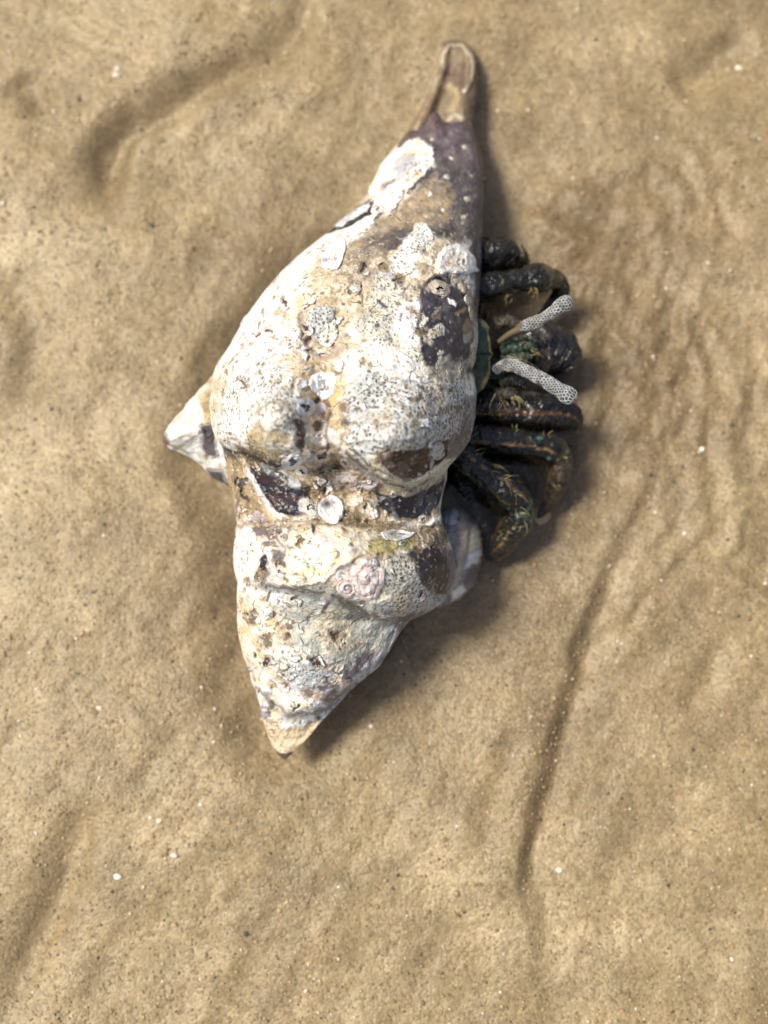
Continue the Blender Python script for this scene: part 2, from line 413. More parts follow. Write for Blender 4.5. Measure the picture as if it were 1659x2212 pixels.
class Paint:
    def __init__(s, x, y, z, col):
        s.x, s.y, s.z = x, y, z; s.c = col; s.b = np.zeros(len(x)); s.g = np.zeros(len(x)); s.h = np.zeros(len(x))
        s.w1 = fbm(x, y, z, 34, 4, 21, 0.6); s.w2 = fbm(x, y, z, 34, 4, 22, 0.6)
        s.m1 = fbm(x, y, z, 22, 4, 23, 0.6); s.m2 = fbm(x, y, z, 55, 3, 24)
    def mask(s, poly, soft=3, warp=10, strength=1):
        a = np.array(poly); lo = a.min(0) - 60; hi = a.max(0) + 60
        idx = np.nonzero((s.x > lo[0]) & (s.x < hi[0]) & (s.y > lo[1]) & (s.y < hi[1]) & (s.z > 60))[0]
        sd = poly_sd(s.x[idx] + warp * s.w1[idx], s.y[idx] + warp * s.w2[idx], poly)
        return idx, sd, sstep(soft, -soft, sd) * strength
    def patch(s, poly, col, soft=3, warp=10, alpha=1.0, mott=None, mk=0.5, bry=None, gls=None, up=0, rim=0, rimw=6, rimcol=None, dome=0, size=40):
        i, sd, m = s.mask(poly, soft, warp)
        cc = np.array(col)[None, :] * np.ones((len(i), 1))
        if mott is not None:
            t = sstep(-0.15, 0.35, s.m1[i] + mk - 0.5)[:, None]
            cc = cc * (1 - t) + np.array(mott) * t
        ol = (np.exp(-((sd - 2.5) / 2.2) ** 2) * sstep(-0.1, 0.35, s.m2[i] + 0.4 * s.m1[i]) * 0.75 * alpha)[:, None] * (soft < 7)
        s.c[i] = s.c[i] * (1 - ol) + np.array((0.17, 0.12, 0.07)) * ol; s.h[i] -= 2.5 * ol[:, 0]
        mm = (m * alpha)[:, None]
        s.c[i] = s.c[i] * (1 - mm) + cc * mm
        if bry is not None: s.b[i] = s.b[i] * (1 - m) + bry * m
        if gls is not None: s.g[i] = s.g[i] * (1 - m) + gls * m
        s.h[i] += up * m
        if dome: s.h[i] += dome * np.sqrt(np.clip(-sd / size, 0, 1))
        if rim:
            r = np.exp(-(sd / rimw) ** 2)
            s.h[i] += rim * r
            if rimcol is not None:
                rr = (r * 0.9)[:, None]; s.c[i] = s.c[i] * (1 - rr) + np.array(rimcol) * rr
                s.g[i] *= (1 - r); s.b[i] *= (1 - r)
    def line(s, pts, w, col=None, alpha=1, up=0, bry=None, warp=8, gls=None):
        a = np.array(pts); lo = a.min(0) - 60; hi = a.max(0) + 60
        i = np.nonzero((s.x > lo[0]) & (s.x < hi[0]) & (s.y > lo[1]) & (s.y < hi[1]) & (s.z > 60))[0]
        d, sg, p = seg_dist(s.x[i] + warp * s.w1[i], s.y[i] + warp * s.w2[i], pts)
        m = np.exp(-(d / w) ** 2) * sstep(-0.01, 0.08, p) * sstep(1.01, 0.92, p)
        if col is not None:
            k = (np.clip(m * 1.3, 0, 1) * alpha)[:, None]; s.c[i] = s.c[i] * (1 - k) + np.array(col) * k
        s.h[i] += up * m
        if bry is not None: s.b[i] = s.b[i] * (1 - m) + bry * m
        if gls is not None: s.g[i] = s.g[i] * (1 - m) + gls * m

WHITE = (0.84, 0.80, 0.73); CREAM = (0.80, 0.67, 0.46); TAN = (0.36, 0.265, 0.155); OCHRE = (0.52, 0.37, 0.18)
DPUR = (0.080, 0.067, 0.066); MAR = (0.050, 0.026, 0.028); NAVY = (0.022, 0.022, 0.028); GREY = (0.40, 0.40, 0.36); OLIVE = (0.30, 0.27, 0.08)
PINK = (0.55, 0.43, 0.38); LILAC = (0.42, 0.38, 0.40); BROWN = (0.30, 0.215, 0.115); BLACKISH = (0.03, 0.027, 0.025)

NR, NT = 1080, 560
ys = np.linspace(262, 1641, NR)
# more points on the upper half of each ring
tt = np.linspace(0, 1, NT, endpoint=False)
th = np.where(tt < 0.76, tt / 0.76 * math.pi * 1.12 - 0.06 * math.pi, 1.06 * math.pi + (tt - 0.76) / 0.24 * 0.88 * math.pi)
TH, YY = np.meshgrid(th, ys)
TH = TH.ravel(); YY = YY.ravel()
Lx = knots(Lk, YY); Rx = knots(Rk, YY); cx = (Lx + Rx) / 2; hw = (Rx - Lx) / 2
zc = knots([(262, 76), (400, 125), (600, 195), (950, 256), (1110, 222), (1250, 195), (1400, 155), (1550, 108), (1641, 78)], YY)
at = knots([(262, 0.85), (600, 0.92), (800, 1.0), (950, 1.02), (1110, 0.93), (1240, 1.0), (1340, 0.92), (1440, 1.05), (1560, 0.95), (1641, 1)], YY)
ct, sn = np.cos(TH), np.sin(TH)
ex = 0.92
X = cx + hw * np.sign(ct) * np.abs(ct) ** ex
top = sn > 0
Zt = hw * at * np.abs(sn) ** 0.95
Zt = Zt
low = knots([(262, 0.7), (450, 0.9), (900, 1.05), (1250, 1.1), (1450, 1.2), (1641, 1.0)], YY)
Zl = -np.minimum(hw * low, zc + 70) * np.abs(sn)
Z = zc + np.where(top, Zt, Zl)
# aperture hollow under the right-hand edge
hol = sstep(520, 620, YY) * sstep(1130, 1060, YY) * np.exp(-((TH - 2 * math.pi + 0.75) / 0.5) ** 2 * 1.2)
X = X - hol * hw * 0.55; Z = Z + hol * 60 * 0
Y = YY.copy()
# torn front edge of the dark lip
e = -24 * np.exp(-((X - 943) / 16) ** 2) + 16 * np.exp(-((X - 962) / 14) ** 2) + 14 * np.exp(-((X - 905) / 18) ** 2)
Y += e * sstep(320, 262, YY)
# whorl steps
upm = sstep(0.0, 0.35, sn); upb = sstep(0.0, 0.95, sn)
def step_field(line, w, X, Y):
    d, s, p = seg_dist(X, Y, line)
    return d * s
s1 = step_field(SHOULDER, 0, X, Y); s2 = step_field(SUT1, 0, X, Y); s3 = step_field(SH2, 0, X, Y); s4 = step_field(SH3, 0, X, Y)
dz = -78 * sstep(-8, 16, s1) * sstep(190, 60, s1)
dz += 20 * np.exp(-((s1 + 26) / 20) ** 2)
dz += -20 * np.exp(-((s2) / 9) ** 2) + 14 * sstep(0, 40, s2) * sstep(150, 60, s2)
dz += -48 * sstep(-8, 16, s3) * sstep(150, 50, s3) + 12 * np.exp(-((s3 + 22) / 18) ** 2)
dz += -34 * sstep(-7, 12, s4) * sstep(90, 40, s4) + 12 * np.exp(-((s4 + 18) / 14) ** 2)
# knobs
def knob(cx_, cy_, rx, ry, h, pw=1.0):
    q = ((X - cx_) / rx) ** 2 + ((Y - cy_) / ry) ** 2
    return h * np.exp(-q ** pw)
dz += knob(590, 905, 72, 68, 74) + knob(880, 950, 105, 78, 72) + knob(925, 1235, 60, 60, 26) + knob(700, 1200, 90, 60, 20) + knob(560, 1200, 40, 50, 14)
dz += knob(480, 930, 40, 60, 24) + knob(880, 350, 60, 60, 14) + knob(655, 1430, 60, 50, 14) + knob(1000, 700, 40, 90, 14)
for rl, rh, rw in (([(850, 430), (720, 560), (620, 720), (585, 900)], 30, 62), ([(985, 480), (940, 640), (900, 820), (880, 950)], 22, 70)):
    rd, rs_, rp = seg_dist(X, Y, rl)
    dz += rh * np.exp(-(rd / rw) ** 2) * sstep(0, 0.25, rp)
dz -= knob(700, 930, 34, 120, 50) + knob(700, 730, 40, 90, 16) + knob(745, 1065, 60, 36, 14) + knob(820, 470, 14, 50, 5)
dz += 12 * fbm(X, Y, Z, 110, 3, 31) + 4.5 * fbm(X, Y, Z, 38, 4, 32, 0.55) + 1.2 * fbm(X, Y, Z, 9, 2, 33)
# spiral cords across the dark snout
dz += 2.0 * np.sin((Y + 0.25 * X) / 10.5) * sstep(560, 430, Y)
base_h = dz

col = np.zeros((len(X), 3))
f1 = fbm(X, Y, Z, 70, 5, 41, 0.62); f2 = fbm(X, Y, Z, 34, 5, 42, 0.65)
t = sstep(-0.35, 0.45, f1)[:, None]
col[:] = np.array(CREAM) * (1 - t) + np.array(WHITE) * t
t = (sstep(0.10, 0.42, f2 - 0.35 * f1) * 0.85)[:, None]
col = col * (1 - t) + np.array(TAN) * t
pt = Paint(X, Y, Z, col)
pt.b += 0.30 * sstep(-0.2, 0.4, fbm(X, Y, Z, 90, 2, 55))
p = pt.patch
# --- snout
p([(830, 350), (860, 300), (890, 255), (943, 225), (1060, 240), (1070, 700), (1022, 690), (1028, 600), (1010, 530), (975, 515), (940, 525), (905, 505), (850, 535), (790, 560), (770, 540), (850, 480), (880, 430), (900, 400)], DPUR, 8, 14, mott=(0.13, 0.105, 0.09), mk=0.45, bry=0.0, gls=0.35)
p([(845, 300), (890, 240), (943, 225), (1060, 240), (1060, 350), (1000, 360), (930, 330), (900, 300), (850, 340)], (0.095, 0.068, 0.075), 14, 16, mott=(0.14, 0.11, 0.11), mk=0.4, bry=0, gls=0.5)
p([(930, 250), (943, 225), (952, 275), (940, 280)], (0.085, 0.045, 0.05), 4, 3, gls=0.5)
p([(870, 440), (935, 385), (965, 400), (985, 440), (950, 480), (890, 500), (840, 520), (800, 560), (760, 600), (745, 640), (700, 625), (690, 560), (740, 520), (800, 480)], TAN, 12, 18, mott=(0.25, 0.19, 0.125), mk=0.5, bry=0.0, gls=0.0, alpha=0.9)
p([(790, 520), (850, 495), (905, 492), (900, 515), (840, 530), (790, 550), (765, 545)], DPUR, 8, 14, gls=0.2, alpha=0.85)
p(ell(745, 600, 34, 40, 20), (0.27, 0.215, 0.115), 8, 22, alpha=0.85)
for (a, b_, r) in [(1003, 318, 6), (938, 358, 7), (975, 342, 4), (1012, 430, 8), (928, 420, 6), (908, 490, 16), (965, 385, 5), (1008, 545, 4), (890, 400, 5), (955, 455, 4), (932, 300, 3), (1016, 620, 5), (1000, 470, 4), (1020, 380, 3)]:
    p(ell(a, b_, r, r * 0.7, 20), (0.72, 0.68, 0.6), 2, 5, up=2)
# --- pale crusts
p([(905, 300), (935, 318), (943, 345), (920, 380), (885, 405), (852, 440), (815, 470), (785, 470), (800, 405), (828, 345), (868, 308)], WHITE, 3, 12, mott=CREAM, mk=0.3, up=7, gls=0, bry=0.1, rim=3, rimw=6)
p([(850, 355), (880, 335), (900, 345), (880, 370), (855, 385)], (0.42, 0.41, 0.42), 6, 8, up=-3)
p([(822, 400), (850, 385), (848, 395), (825, 412)], (0.2, 0.18, 0.17), 3, 6, up=-4)
p([(835, 450), (800, 500), (740, 520), (700, 545), (650, 600), (600, 680), (560, 760), (520, 800), (470, 800), (440, 820), (520, 640), (640, 540), (740, 470), (800, 430)], WHITE, 8, 16, mott=(0.82, 0.72, 0.55), mk=0.25, gls=0, alpha=0.95, up=3)
p([(700, 508), (735, 478), (765, 452), (790, 436), (808, 432), (803, 448), (806, 462), (780, 476), (760, 488), (725, 500)], BLACKISH, 2, 3, gls=0.1, up=-5)
p([(722, 490), (740, 474), (768, 452), (796, 438), (800, 445), (790, 458), (772, 470), (752, 478), (740, 490)], (0.62, 0.63, 0.62), 1.5, 3, up=8, gls=0.1)
p([(900, 483), (925, 490), (944, 505), (932, 530), (905, 560), (885, 590), (850, 607), (822, 596), (830, 570), (862, 540), (880, 512)], (0.80, 0.78, 0.70), 2, 8, bry=0.8, gls=0, up=3)
p([(780, 640), (830, 600), (880, 600), (905, 620), (880, 680), (860, 760), (800, 760), (760, 700)], (0.70, 0.64, 0.50), 8, 16, mott=GREY, mk=0.35, bry=0.85, alpha=0.9)
p([(740, 600), (775, 590), (790, 640), (760, 690), (740, 660)], CREAM, 6, 16, bry=0.2)
p([(690, 560), (760, 570), (800, 620), (760, 690), (735, 760), (745, 830), (720, 870), (660, 860), (650, 780), (640, 700), (660, 620)], (0.46, 0.35, 0.20), 12, 22, mott=(0.70, 0.60, 0.44), mk=0.4, bry=0.1, alpha=0.8)
p([(760, 540), (830, 520), (850, 560), (800, 620), (750, 610)], (0.27, 0.21, 0.14), 12, 20, mott=(0.45, 0.37, 0.27), mk=0.35, alpha=0.8)
p([(455, 820), (480, 790), (500, 800), (490, 880), (465, 900)], (0.42, 0.31, 0.15), 6, 14, mott=(0.7, 0.6, 0.42), mk=0.4, alpha=0.7)
# --- large dark scar and its pale inner bank
p([(880, 655), (915, 640), (935, 690), (925, 740), (880, 745), (852, 715), (850, 680)], (0.80, 0.77, 0.74), 10, 8, up=4, bry=0.0)
p([(905, 618), (930, 598), (975, 598), (1008, 635), (1026, 700), (1022, 765), (990, 800), (935, 795), (912, 760), (905, 700), (915, 660)], (0.042, 0.037, 0.046), 4, 10, mott=(0.08, 0.07, 0.08), mk=0.35, bry=0, gls=0.8, up=-9)
pt.line([(905, 620), (940, 592), (985, 595), (1015, 640), (1030, 720), (1018, 800)], 5, (0.70, 0.58, 0.42), 0.95, up=6, warp=5)
pt.line([(985, 585), (1020, 640), (1034, 700)], 3, (0.30, 0.22, 0.15), 0.8, up=-3, warp=5)
p([(925, 790), (960, 770), (1010, 780), (1015, 815), (960, 830), (925, 815)], (0.48, 0.42, 0.33), 6, 18, mott=(0.24, 0.2, 0.15), mk=0.5, gls=0.1, up=3)
for (a, b_, r) in [(945, 716, 16), (908, 690, 17), (930, 735, 8), (893, 765, 20), (955, 762, 7)]:
    p(ell(a, b_, r, r * 0.85), (0.68, 0.64, 0.54), 2.5, 9, bry=1.0, gls=0, up=3)
# --- centre
p([(745, 760), (800, 740), (860, 760), (900, 800), (880, 830), (820, 820), (760, 840), (735, 810)], WHITE, 10, 16, mott=(0.86, 0.76, 0.58), mk=0.3, bry=0.25, gls=0, alpha=0.9, up=3)
p([(735, 885), (752, 835), (800, 805), (880, 815), (930, 830), (1000, 822), (1016, 870), (1012, 920), (985, 960), (945, 962), (905, 972), (850, 966), (815, 975), (775, 985), (748, 950)], (0.50, 0.50, 0.46), 3, 9, mott=(0.68, 0.67, 0.63), mk=0.45, bry=1.0, gls=0, up=4)
for (a, b_, rx, ry) in [(918, 845, 10, 8), (940, 838, 5, 6), (910, 838, 5, 5), (985, 888, 7, 9), (893, 862, 14, 5), (940, 862, 13, 6)]:
    p(ell(a, b_, rx, ry, 15), (0.22, 0.18, 0.12), 2, 7, up=-5, bry=0)
p([(980, 880), (1030, 850), (1035, 940), (990, 1000), (970, 990), (1005, 930)], (0.40, 0.33, 0.26), 6, 12, mott=(0.22, 0.17, 0.14), mk=0.45, gls=0.2)
p([(480, 945), (462, 930), (480, 860), (520, 800), (590, 775), (660, 820), (655, 880), (650, 960), (610, 990), (530, 972)], (0.66, 0.65, 0.60), 8, 12, mott=WHITE, mk=0.5, bry=0.95, gls=0, alpha=0.9)
p([(540, 740), (600, 690), (650, 700), (650, 760), (580, 790)], WHITE, 12, 16, bry=0.35, alpha=0.7)
p([(600, 775), (650, 740), (690, 790), (660, 850), (610, 830)], (0.62, 0.47, 0.28), 8, 20, mott=WHITE, mk=0.45, bry=0.2, alpha=0.8)
# ring knob on the left
p(ell(595, 925, 60, 56), (0.82, 0.77, 0.66), 6, 6, bry=0.6, up=4, rim=4, rimw=12)
p([(535, 930), (560, 905), (575, 930), (570, 965), (610, 975), (600, 992), (560, 980), (530, 955)], (0.50, 0.39, 0.22), 5, 8, bry=1.0, up=-3)
p(ell(600, 945, 24, 15, 10), (0.60, 0.48, 0.28), 5, 12, bry=0.2, up=-4)
p([(628, 905), (645, 900), (660, 915), (660, 960), (648, 985), (640, 955), (640, 930)], MAR, 3, 5, gls=0.5, bry=0, up=-3)
p([(655, 900), (672, 905), (672, 950), (662, 960)], (0.45, 0.46, 0.38), 4, 6, gls=0.1)
# centre column of ochre scale
p([(665, 770), (735, 770), (740, 830), (735, 880), (745, 950), (720, 985), (670, 980), (665, 900), (655, 850)], OCHRE, 5, 14, mott=(0.72, 0.56, 0.36), mk=0.5, bry=0.0, up=-3)
p([(668, 900), (705, 905), (735, 935), (735, 965), (690, 965), (668, 950)], (0.84, 0.74, 0.62), 5, 12, mott=PINK, mk=0.3, up=5)
p(ell(690, 885, 14, 17, 20), LILAC, 3, 8, up=4, gls=0.2)
# crescents round the half-buried lump at 690,700
pt.line([(655, 670), (650, 705), (660, 740), (690, 770), (715, 770), (735, 745)], 7, (0.33, 0.26, 0.21), 0.95, up=-6, warp=5)
pt.line([(668, 740), (690, 760), (715, 758), (728, 735)], 8, (0.66, 0.54, 0.40), 0.95, up=5, warp=4)
p([(652, 700), (668, 705), (672, 735), (660, 742), (652, 722)], MAR, 2, 4, gls=0.5, up=-4)
pt.line([(718, 690), (705, 700), (700, 712)], 6, (0.22, 0.19, 0.15), 0.9, up=-3, warp=5)
# --- shoulder ramp
p([(455, 985), (470, 960), (540, 985), (580, 1015), (640, 1020), (700, 970), (760, 990), (830, 1045), (900, 1062), (975, 1010), (970, 1080), (955, 1140), (800, 1140), (640, 1125), (560, 1140), (500, 1110), (480, 1040)], (0.46, 0.35, 0.21), 6, 12, mott=(0.25, 0.19, 0.12), mk=0.42, bry=0, up=0)
p([(455, 960), (520, 985), (555, 1040), (590, 1100), (590, 1135), (540, 1120), (510, 1090), (470, 1030)], (0.36, 0.26, 0.14), 8, 10, mott=(0.22, 0.16, 0.09), mk=0.4, gls=0.1)
p([(440, 960), (500, 968), (520, 985), (480, 992), (450, 985)], BLACKISH, 5, 5, gls=0.3, alpha=0.8)
p([(505, 960), (560, 975), (600, 1002), (590, 1010), (540, 1000)], (0.20, 0.15, 0.09), 4, 4)
# left dark scar
pt.line([(532, 1008), (560, 1055), (590, 1100), (625, 1128), (670, 1125), (690, 1100)], 8, (0.80, 0.78, 0.74), 0.95, up=7, warp=4)
p([(540, 1008), (590, 1015), (640, 1038), (672, 1056), (684, 1080), (672, 1104), (632, 1118), (598, 1104), (566, 1065)], NAVY, 3, 5, mott=MAR, mk=0.5, bry=0, gls=0.75, up=-5)
p([(560, 1000), (600, 1010), (650, 1040), (665, 1052), (630, 1050), (585, 1030)], (0.40, 0.41, 0.40), 4, 7, gls=0.3, up=5, mott=(0.1, 0.1, 0.1), mk=0.45)
# right dark scar
pt.line([(835, 1118), (880, 1137), (925, 1138), (955, 1112), (972, 1060), (975, 1015)], 7, (0.84, 0.82, 0.78), 0.95, up=7, warp=4)
pt.line([(850, 1150), (900, 1150), (945, 1140)], 5, BLACKISH, 0.8, up=-6, warp=4)
p([(812, 1062), (840, 1068), (880, 1072), (925, 1058), (958, 1036), (964, 1045), (952, 1080), (930, 1112), (890, 1125), (845, 1112), (820, 1090)], NAVY, 2.5, 5, mott=(0.075, 0.07, 0.08), mk=0.5, bry=0, gls=0.75, up=-6)
p([(812, 1060), (835, 1070), (850, 1100), (845, 1115), (820, 1095)], (0.33, 0.33, 0.32), 6, 14, mott=NAVY, mk=0.55, gls=0.3, alpha=0.8)
pt.line([(780, 1000), (830, 1035), (885, 1054), (940, 1030), (978, 995)], 8, (0.70, 0.60, 0.44), 0.9, up=5, warp=5)
pt.line([(740, 985), (790, 1020), (820, 1040)], 5, (0.42, 0.40, 0.40), 0.8, up=2, warp=6)
pt.line([(760, 970), (800, 1008), (850, 1030)], 3, BLACKISH, 0.7, up=-4, warp=3)
# --- polished dark knob
p([(816, 975), (835, 968), (870, 972), (905, 972), (928, 955), (965, 950), (985, 960), (960, 990), (930, 1015), (890, 1036), (850, 1028), (825, 1002)], (0.026, 0.014, 0.013), 2.5, 5, mott=(0.05, 0.03, 0.027), mk=0.4, bry=0, gls=0.9, dome=8, size=30)
for (a, b_, r) in [(835, 982, 13), (845, 1003, 8), (870, 1005, 12), (888, 996, 6), (862, 1018, 7)]:
    p(ell(a, b_, r, r * 0.8), (0.24, 0.17, 0.13), 6, 5, gls=0.85, alpha=0.5)
for (a, b_, rx, ry, r) in [(945, 975, 14, 20, 10), (933, 1000, 3, 13, 15), (920, 1006, 3, 3, 0), (905, 1023, 4, 3, 0), (930, 984, 3, 4, 0)]:
    p(ell(a, b_, rx, ry, r), (0.52, 0.50, 0.44), 2, 4, bry=0.6, gls=0, up=2)
p([(975, 940), (1010, 900), (1015, 950), (985, 985), (960, 992)], (0.20, 0.155, 0.13), 6, 8, gls=0.3)
# rubble between the scars
for (a, b_, rx, ry, c_) in [(750, 1030, 26, 12, (0.60, 0.52, 0.46)), (735, 1010, 20, 9, (0.33, 0.24, 0.14)), (790, 1045, 22, 10, LILAC), (770, 1085, 20, 12, (0.78, 0.70, 0.58)), (800, 1100, 18, 10, (0.62, 0.58, 0.5)),
                            (690, 1045, 14, 10, (0.66, 0.55, 0.42)), (722, 1048, 12, 14, (0.24, 0.18, 0.12)), (762, 1052, 10, 12, (0.50, 0.40, 0.42)), (680, 1010, 16, 8, (0.58, 0.48, 0.36)), (740, 1120, 30, 8, (0.36, 0.27, 0.16)), (655, 1090, 16, 18, (0.42, 0.42, 0.40))]:
    p(ell(a, b_, rx, ry, random.uniform(-30, 40)), c_, 3, 9, up=4, rim=2, rimw=4)
# --- second whorl
p([(505, 1120), (600, 1130), (620, 1160), (610, 1250), (560, 1290), (490, 1280)], (0.78, 0.70, 0.58), 8, 12, mott=WHITE, mk=0.5, bry=0.2)
p([(615, 1185), (645, 1150), (700, 1130), (770, 1132), (830, 1150), (868, 1172), (845, 1192), (790, 1200), (745, 1222), (700, 1255), (650, 1272), (600, 1262), (612, 1225)], (0.86, 0.78, 0.60), 5, 11, mott=(0.80, 0.64, 0.38), mk=0.4, bry=0, up=5, rim=3)
p(ell(690, 1185, 40, 22, -20), (0.74, 0.62, 0.52), 8, 14, mott=WHITE, mk=0.4)
p([(800, 1165), (850, 1158), (900, 1148), (915, 1165), (880, 1190), (830, 1200), (800, 1190)], (0.36, 0.31, 0.10), 6, 9, mott=(0.45, 0.38, 0.2), mk=0.35, gls=0.1, alpha=0.9)
p([(880, 1160), (950, 1135), (975, 1160), (960, 1180), (920, 1180)], (0.26, 0.20, 0.13), 6, 10, mott=DPUR, mk=0.5)
p([(860, 1205), (900, 1185), (945, 1172), (972, 1195), (990, 1240), (975, 1290), (945, 1300), (915, 1275), (895, 1245)], (0.035, 0.03, 0.036), 4, 6, mott=(0.065, 0.04, 0.046), mk=0.4, gls=0.6, bry=0)
p([(945, 1175), (975, 1190), (990, 1240), (978, 1290), (960, 1310), (955, 1290), (972, 1240), (962, 1205)], (0.22, 0.15, 0.155), 5, 4, gls=0.5)
p([(835, 1215), (850, 1198), (880, 1200), (895, 1215), (905, 1240), (905, 1262), (930, 1280), (960, 1285), (955, 1310), (925, 1325), (890, 1332), (850, 1330), (812, 1322), (800, 1305), (835, 1290), (828, 1250)], (0.46, 0.44, 0.38), 2, 7, bry=1.0, gls=0, up=3)
p([(850, 1290), (890, 1270), (900, 1300), (860, 1325)], (0.44, 0.35, 0.2), 8, 10, alpha=0.7)
for (a, b_, rx, ry) in [(566, 1145, 20, 15), (590, 1150, 14, 10), (585, 1185, 14, 24), (600, 1205, 14, 12), (575, 1240, 16, 10)]:
    p(ell(a, b_, rx, ry, -30), (0.16, 0.125, 0.125), 5, 12, mott=(0.30, 0.24, 0.19), mk=0.4, up=-3)
p(ell(568, 1217, 10, 17, 15), NAVY, 2, 3, gls=0.9, up=4)
# --- third whorl, greenish grey film
p([(585, 1275), (620, 1268), (690, 1262), (740, 1285), (820, 1330), (865, 1350), (850, 1395), (800, 1440), (740, 1460), (680, 1440), (640, 1400), (620, 1340), (590, 1310)], (0.42, 0.42, 0.36), 9, 16, mott=(0.60, 0.54, 0.42), mk=0.35, bry=0.3, gls=0)
p([(725, 1295), (785, 1285), (800, 1335), (760, 1350)], (0.16, 0.15, 0.125), 9, 16, alpha=0.85)
p([(850, 1345), (900, 1325), (880, 1390), (830, 1440), (815, 1420), (850, 1385)], (0.09, 0.07, 0.066), 5, 12, mott=(0.2, 0.16, 0.13), mk=0.35, alpha=0.9)
p([(580, 1262), (620, 1268), (640, 1300), (610, 1320), (585, 1300)], (0.68, 0.68, 0.64), 4, 8, bry=0.5, up=3)
p([(700, 1320), (760, 1340), (760, 1390), (700, 1400), (670, 1360)], (0.60, 0.50, 0.34), 10, 20, alpha=0.7)
p([(500, 1290), (570, 1290), (600, 1350), (600, 1420), (560, 1450), (515, 1420), (495, 1350)], (0.82, 0.72, 0.55), 8, 16, mott=(0.60, 0.42, 0.24), mk=0.35)
for (a, b_, rx, ry) in [(570, 1380, 14, 7), (574, 1395, 7, 9), (625, 1355, 12, 5), (620, 1375, 5, 12), (548, 1330, 6, 16), (660, 1450, 7, 6), (700, 1435, 9, 5), (586, 1288, 4, 12)]:
    p(ell(a, b_, rx, ry, 20), (0.16, 0.125, 0.10), 2.5, 8, up=-4)
p([(610, 1400), (660, 1400), (720, 1460), (700, 1490), (640, 1480), (600, 1440)], (0.66, 0.66, 0.60), 8, 16, mott=WHITE, mk=0.4, bry=0.6)
p([(770, 1420), (830, 1400), (850, 1360), (900, 1330), (880, 1390), (830, 1450), (770, 1500), (720, 1510), (690, 1490), (700, 1460), (740, 1480)], (0.17, 0.135, 0.13), 6, 12, mott=(0.42, 0.38, 0.36), mk=0.3, gls=0.3)
for l in ([(745, 1435), (742, 1475), (735, 1500)], [(800, 1430), (780, 1460), (760, 1470)], [(835, 1400), (815, 1430), (800, 1455)], [(860, 1360), (845, 1390), (838, 1410)]):
    pt.line(l, 5, (0.62, 0.60, 0.58), 0.85, up=5, warp=7)
p([(560, 1455), (600, 1470), (650, 1500), (700, 1545), (660, 1570), (600, 1570), (560, 1540), (545, 1490)], (0.86, 0.81, 0.72), 6, 12, mott=CREAM, mk=0.3, up=4)
p([(655, 1490), (700, 1495), (735, 1500), (720, 1520), (690, 1515), (665, 1508)], (0.24, 0.17, 0.13), 5, 8, mott=(0.5, 0.34, 0.2), mk=0.35, up=-4)
pt.line([(650, 1560), (700, 1548), (740, 1515), (775, 1480)], 9, (0.84, 0.82, 0.78), 0.9, up=7, warp=5)
p([(715, 1530), (750, 1500), (775, 1490), (740, 1540), (705, 1560)], (0.13, 0.105, 0.11), 4, 6, mott=LILAC, mk=0.3)
p(ell(588, 1522, 6, 11, 0), (0.16, 0.17, 0.12), 2, 5, up=-4)
p(ell(571, 1536, 11, 17, -15), (0.40, 0.37, 0.45), 4, 5, up=3, gls=0.4)
# --- apex
p([(560, 1572), (620, 1578), (700, 1560), (670, 1600), (640, 1628), (600, 1628), (575, 1600)], (0.66, 0.58, 0.44), 5, 6, mott=(0.78, 0.72, 0.6), mk=0.4, bry=0)
p([(575, 1612), (600, 1622), (640, 1622), (660, 1600), (650, 1660), (600, 1660)], (0.16, 0.11, 0.08), 4, 5, gls=0.3)
p(ell(610, 1621, 10, 5, 10), WHITE, 2, 2)
pt.line([(548, 905), (560, 880), (595, 868), (630, 882), (645, 905)], 4, (0.30, 0.25, 0.18), 0.7, up=-4, warp=4)
pt.line([(535, 960), (560, 985), (600, 1000), (640, 990)], 4, (0.20, 0.15, 0.09), 0.8, up=-3, warp=6)
rc = random.Random(5)
ZONES = [((655, 750), (660, 1130), 70), ((480, 960), (985, 1130), 90), ((515, 960), (1140, 1330), 60), ((530, 800), (1330, 1560), 60), ((760, 1010), (540, 660), 22), ((500, 720), (600, 880), 34), ((860, 1025), (590, 960), 34)]
for (xa, xb), (ya, yb), cnt in ZONES:
    for q_ in range(cnt):
        a_, b_ = rc.uniform(xa, xb), rc.uniform(ya, yb)
        if 800 < a_ < 970 and 960 < b_ < 1040 or 812 < a_ < 960 and 1050 < b_ < 1125 or 560 < a_ < 670 and 1020 < b_ < 1105: continue
        rr_ = rc.choice((3, 4, 5, 6, 8, 11)); k_ = rc.random()
        if k_ < 0.42: p(ell(a_, b_, rr_, rr_ * rc.uniform(0.3, 0.9), rc.uniform(0, 180), 8), rc.choice([(0.06, 0.045, 0.035), (0.13, 0.09, 0.055), (0.09, 0.075, 0.08), (0.2, 0.14, 0.08)]), 2, 9, up=-rr_ * 0.6, bry=0)
        elif k_ < 0.75: p(ell(a_, b_, rr_ * 1.2, rr_ * rc.uniform(0.4, 1), rc.uniform(0, 180), 8), rc.choice([WHITE, (0.78, 0.74, 0.70), (0.72, 0.62, 0.48)]), 2, 9, up=rr_ * 0.6, rim=1.5, rimw=3)
        else: p(ell(a_, b_, rr_ * 1.8, rr_, rc.uniform(0, 180), 8), rc.choice([(0.38, 0.27, 0.14), (0.30, 0.24, 0.17), (0.46, 0.42, 0.38), (0.34, 0.28, 0.28)]), 3, 12, alpha=0.85)
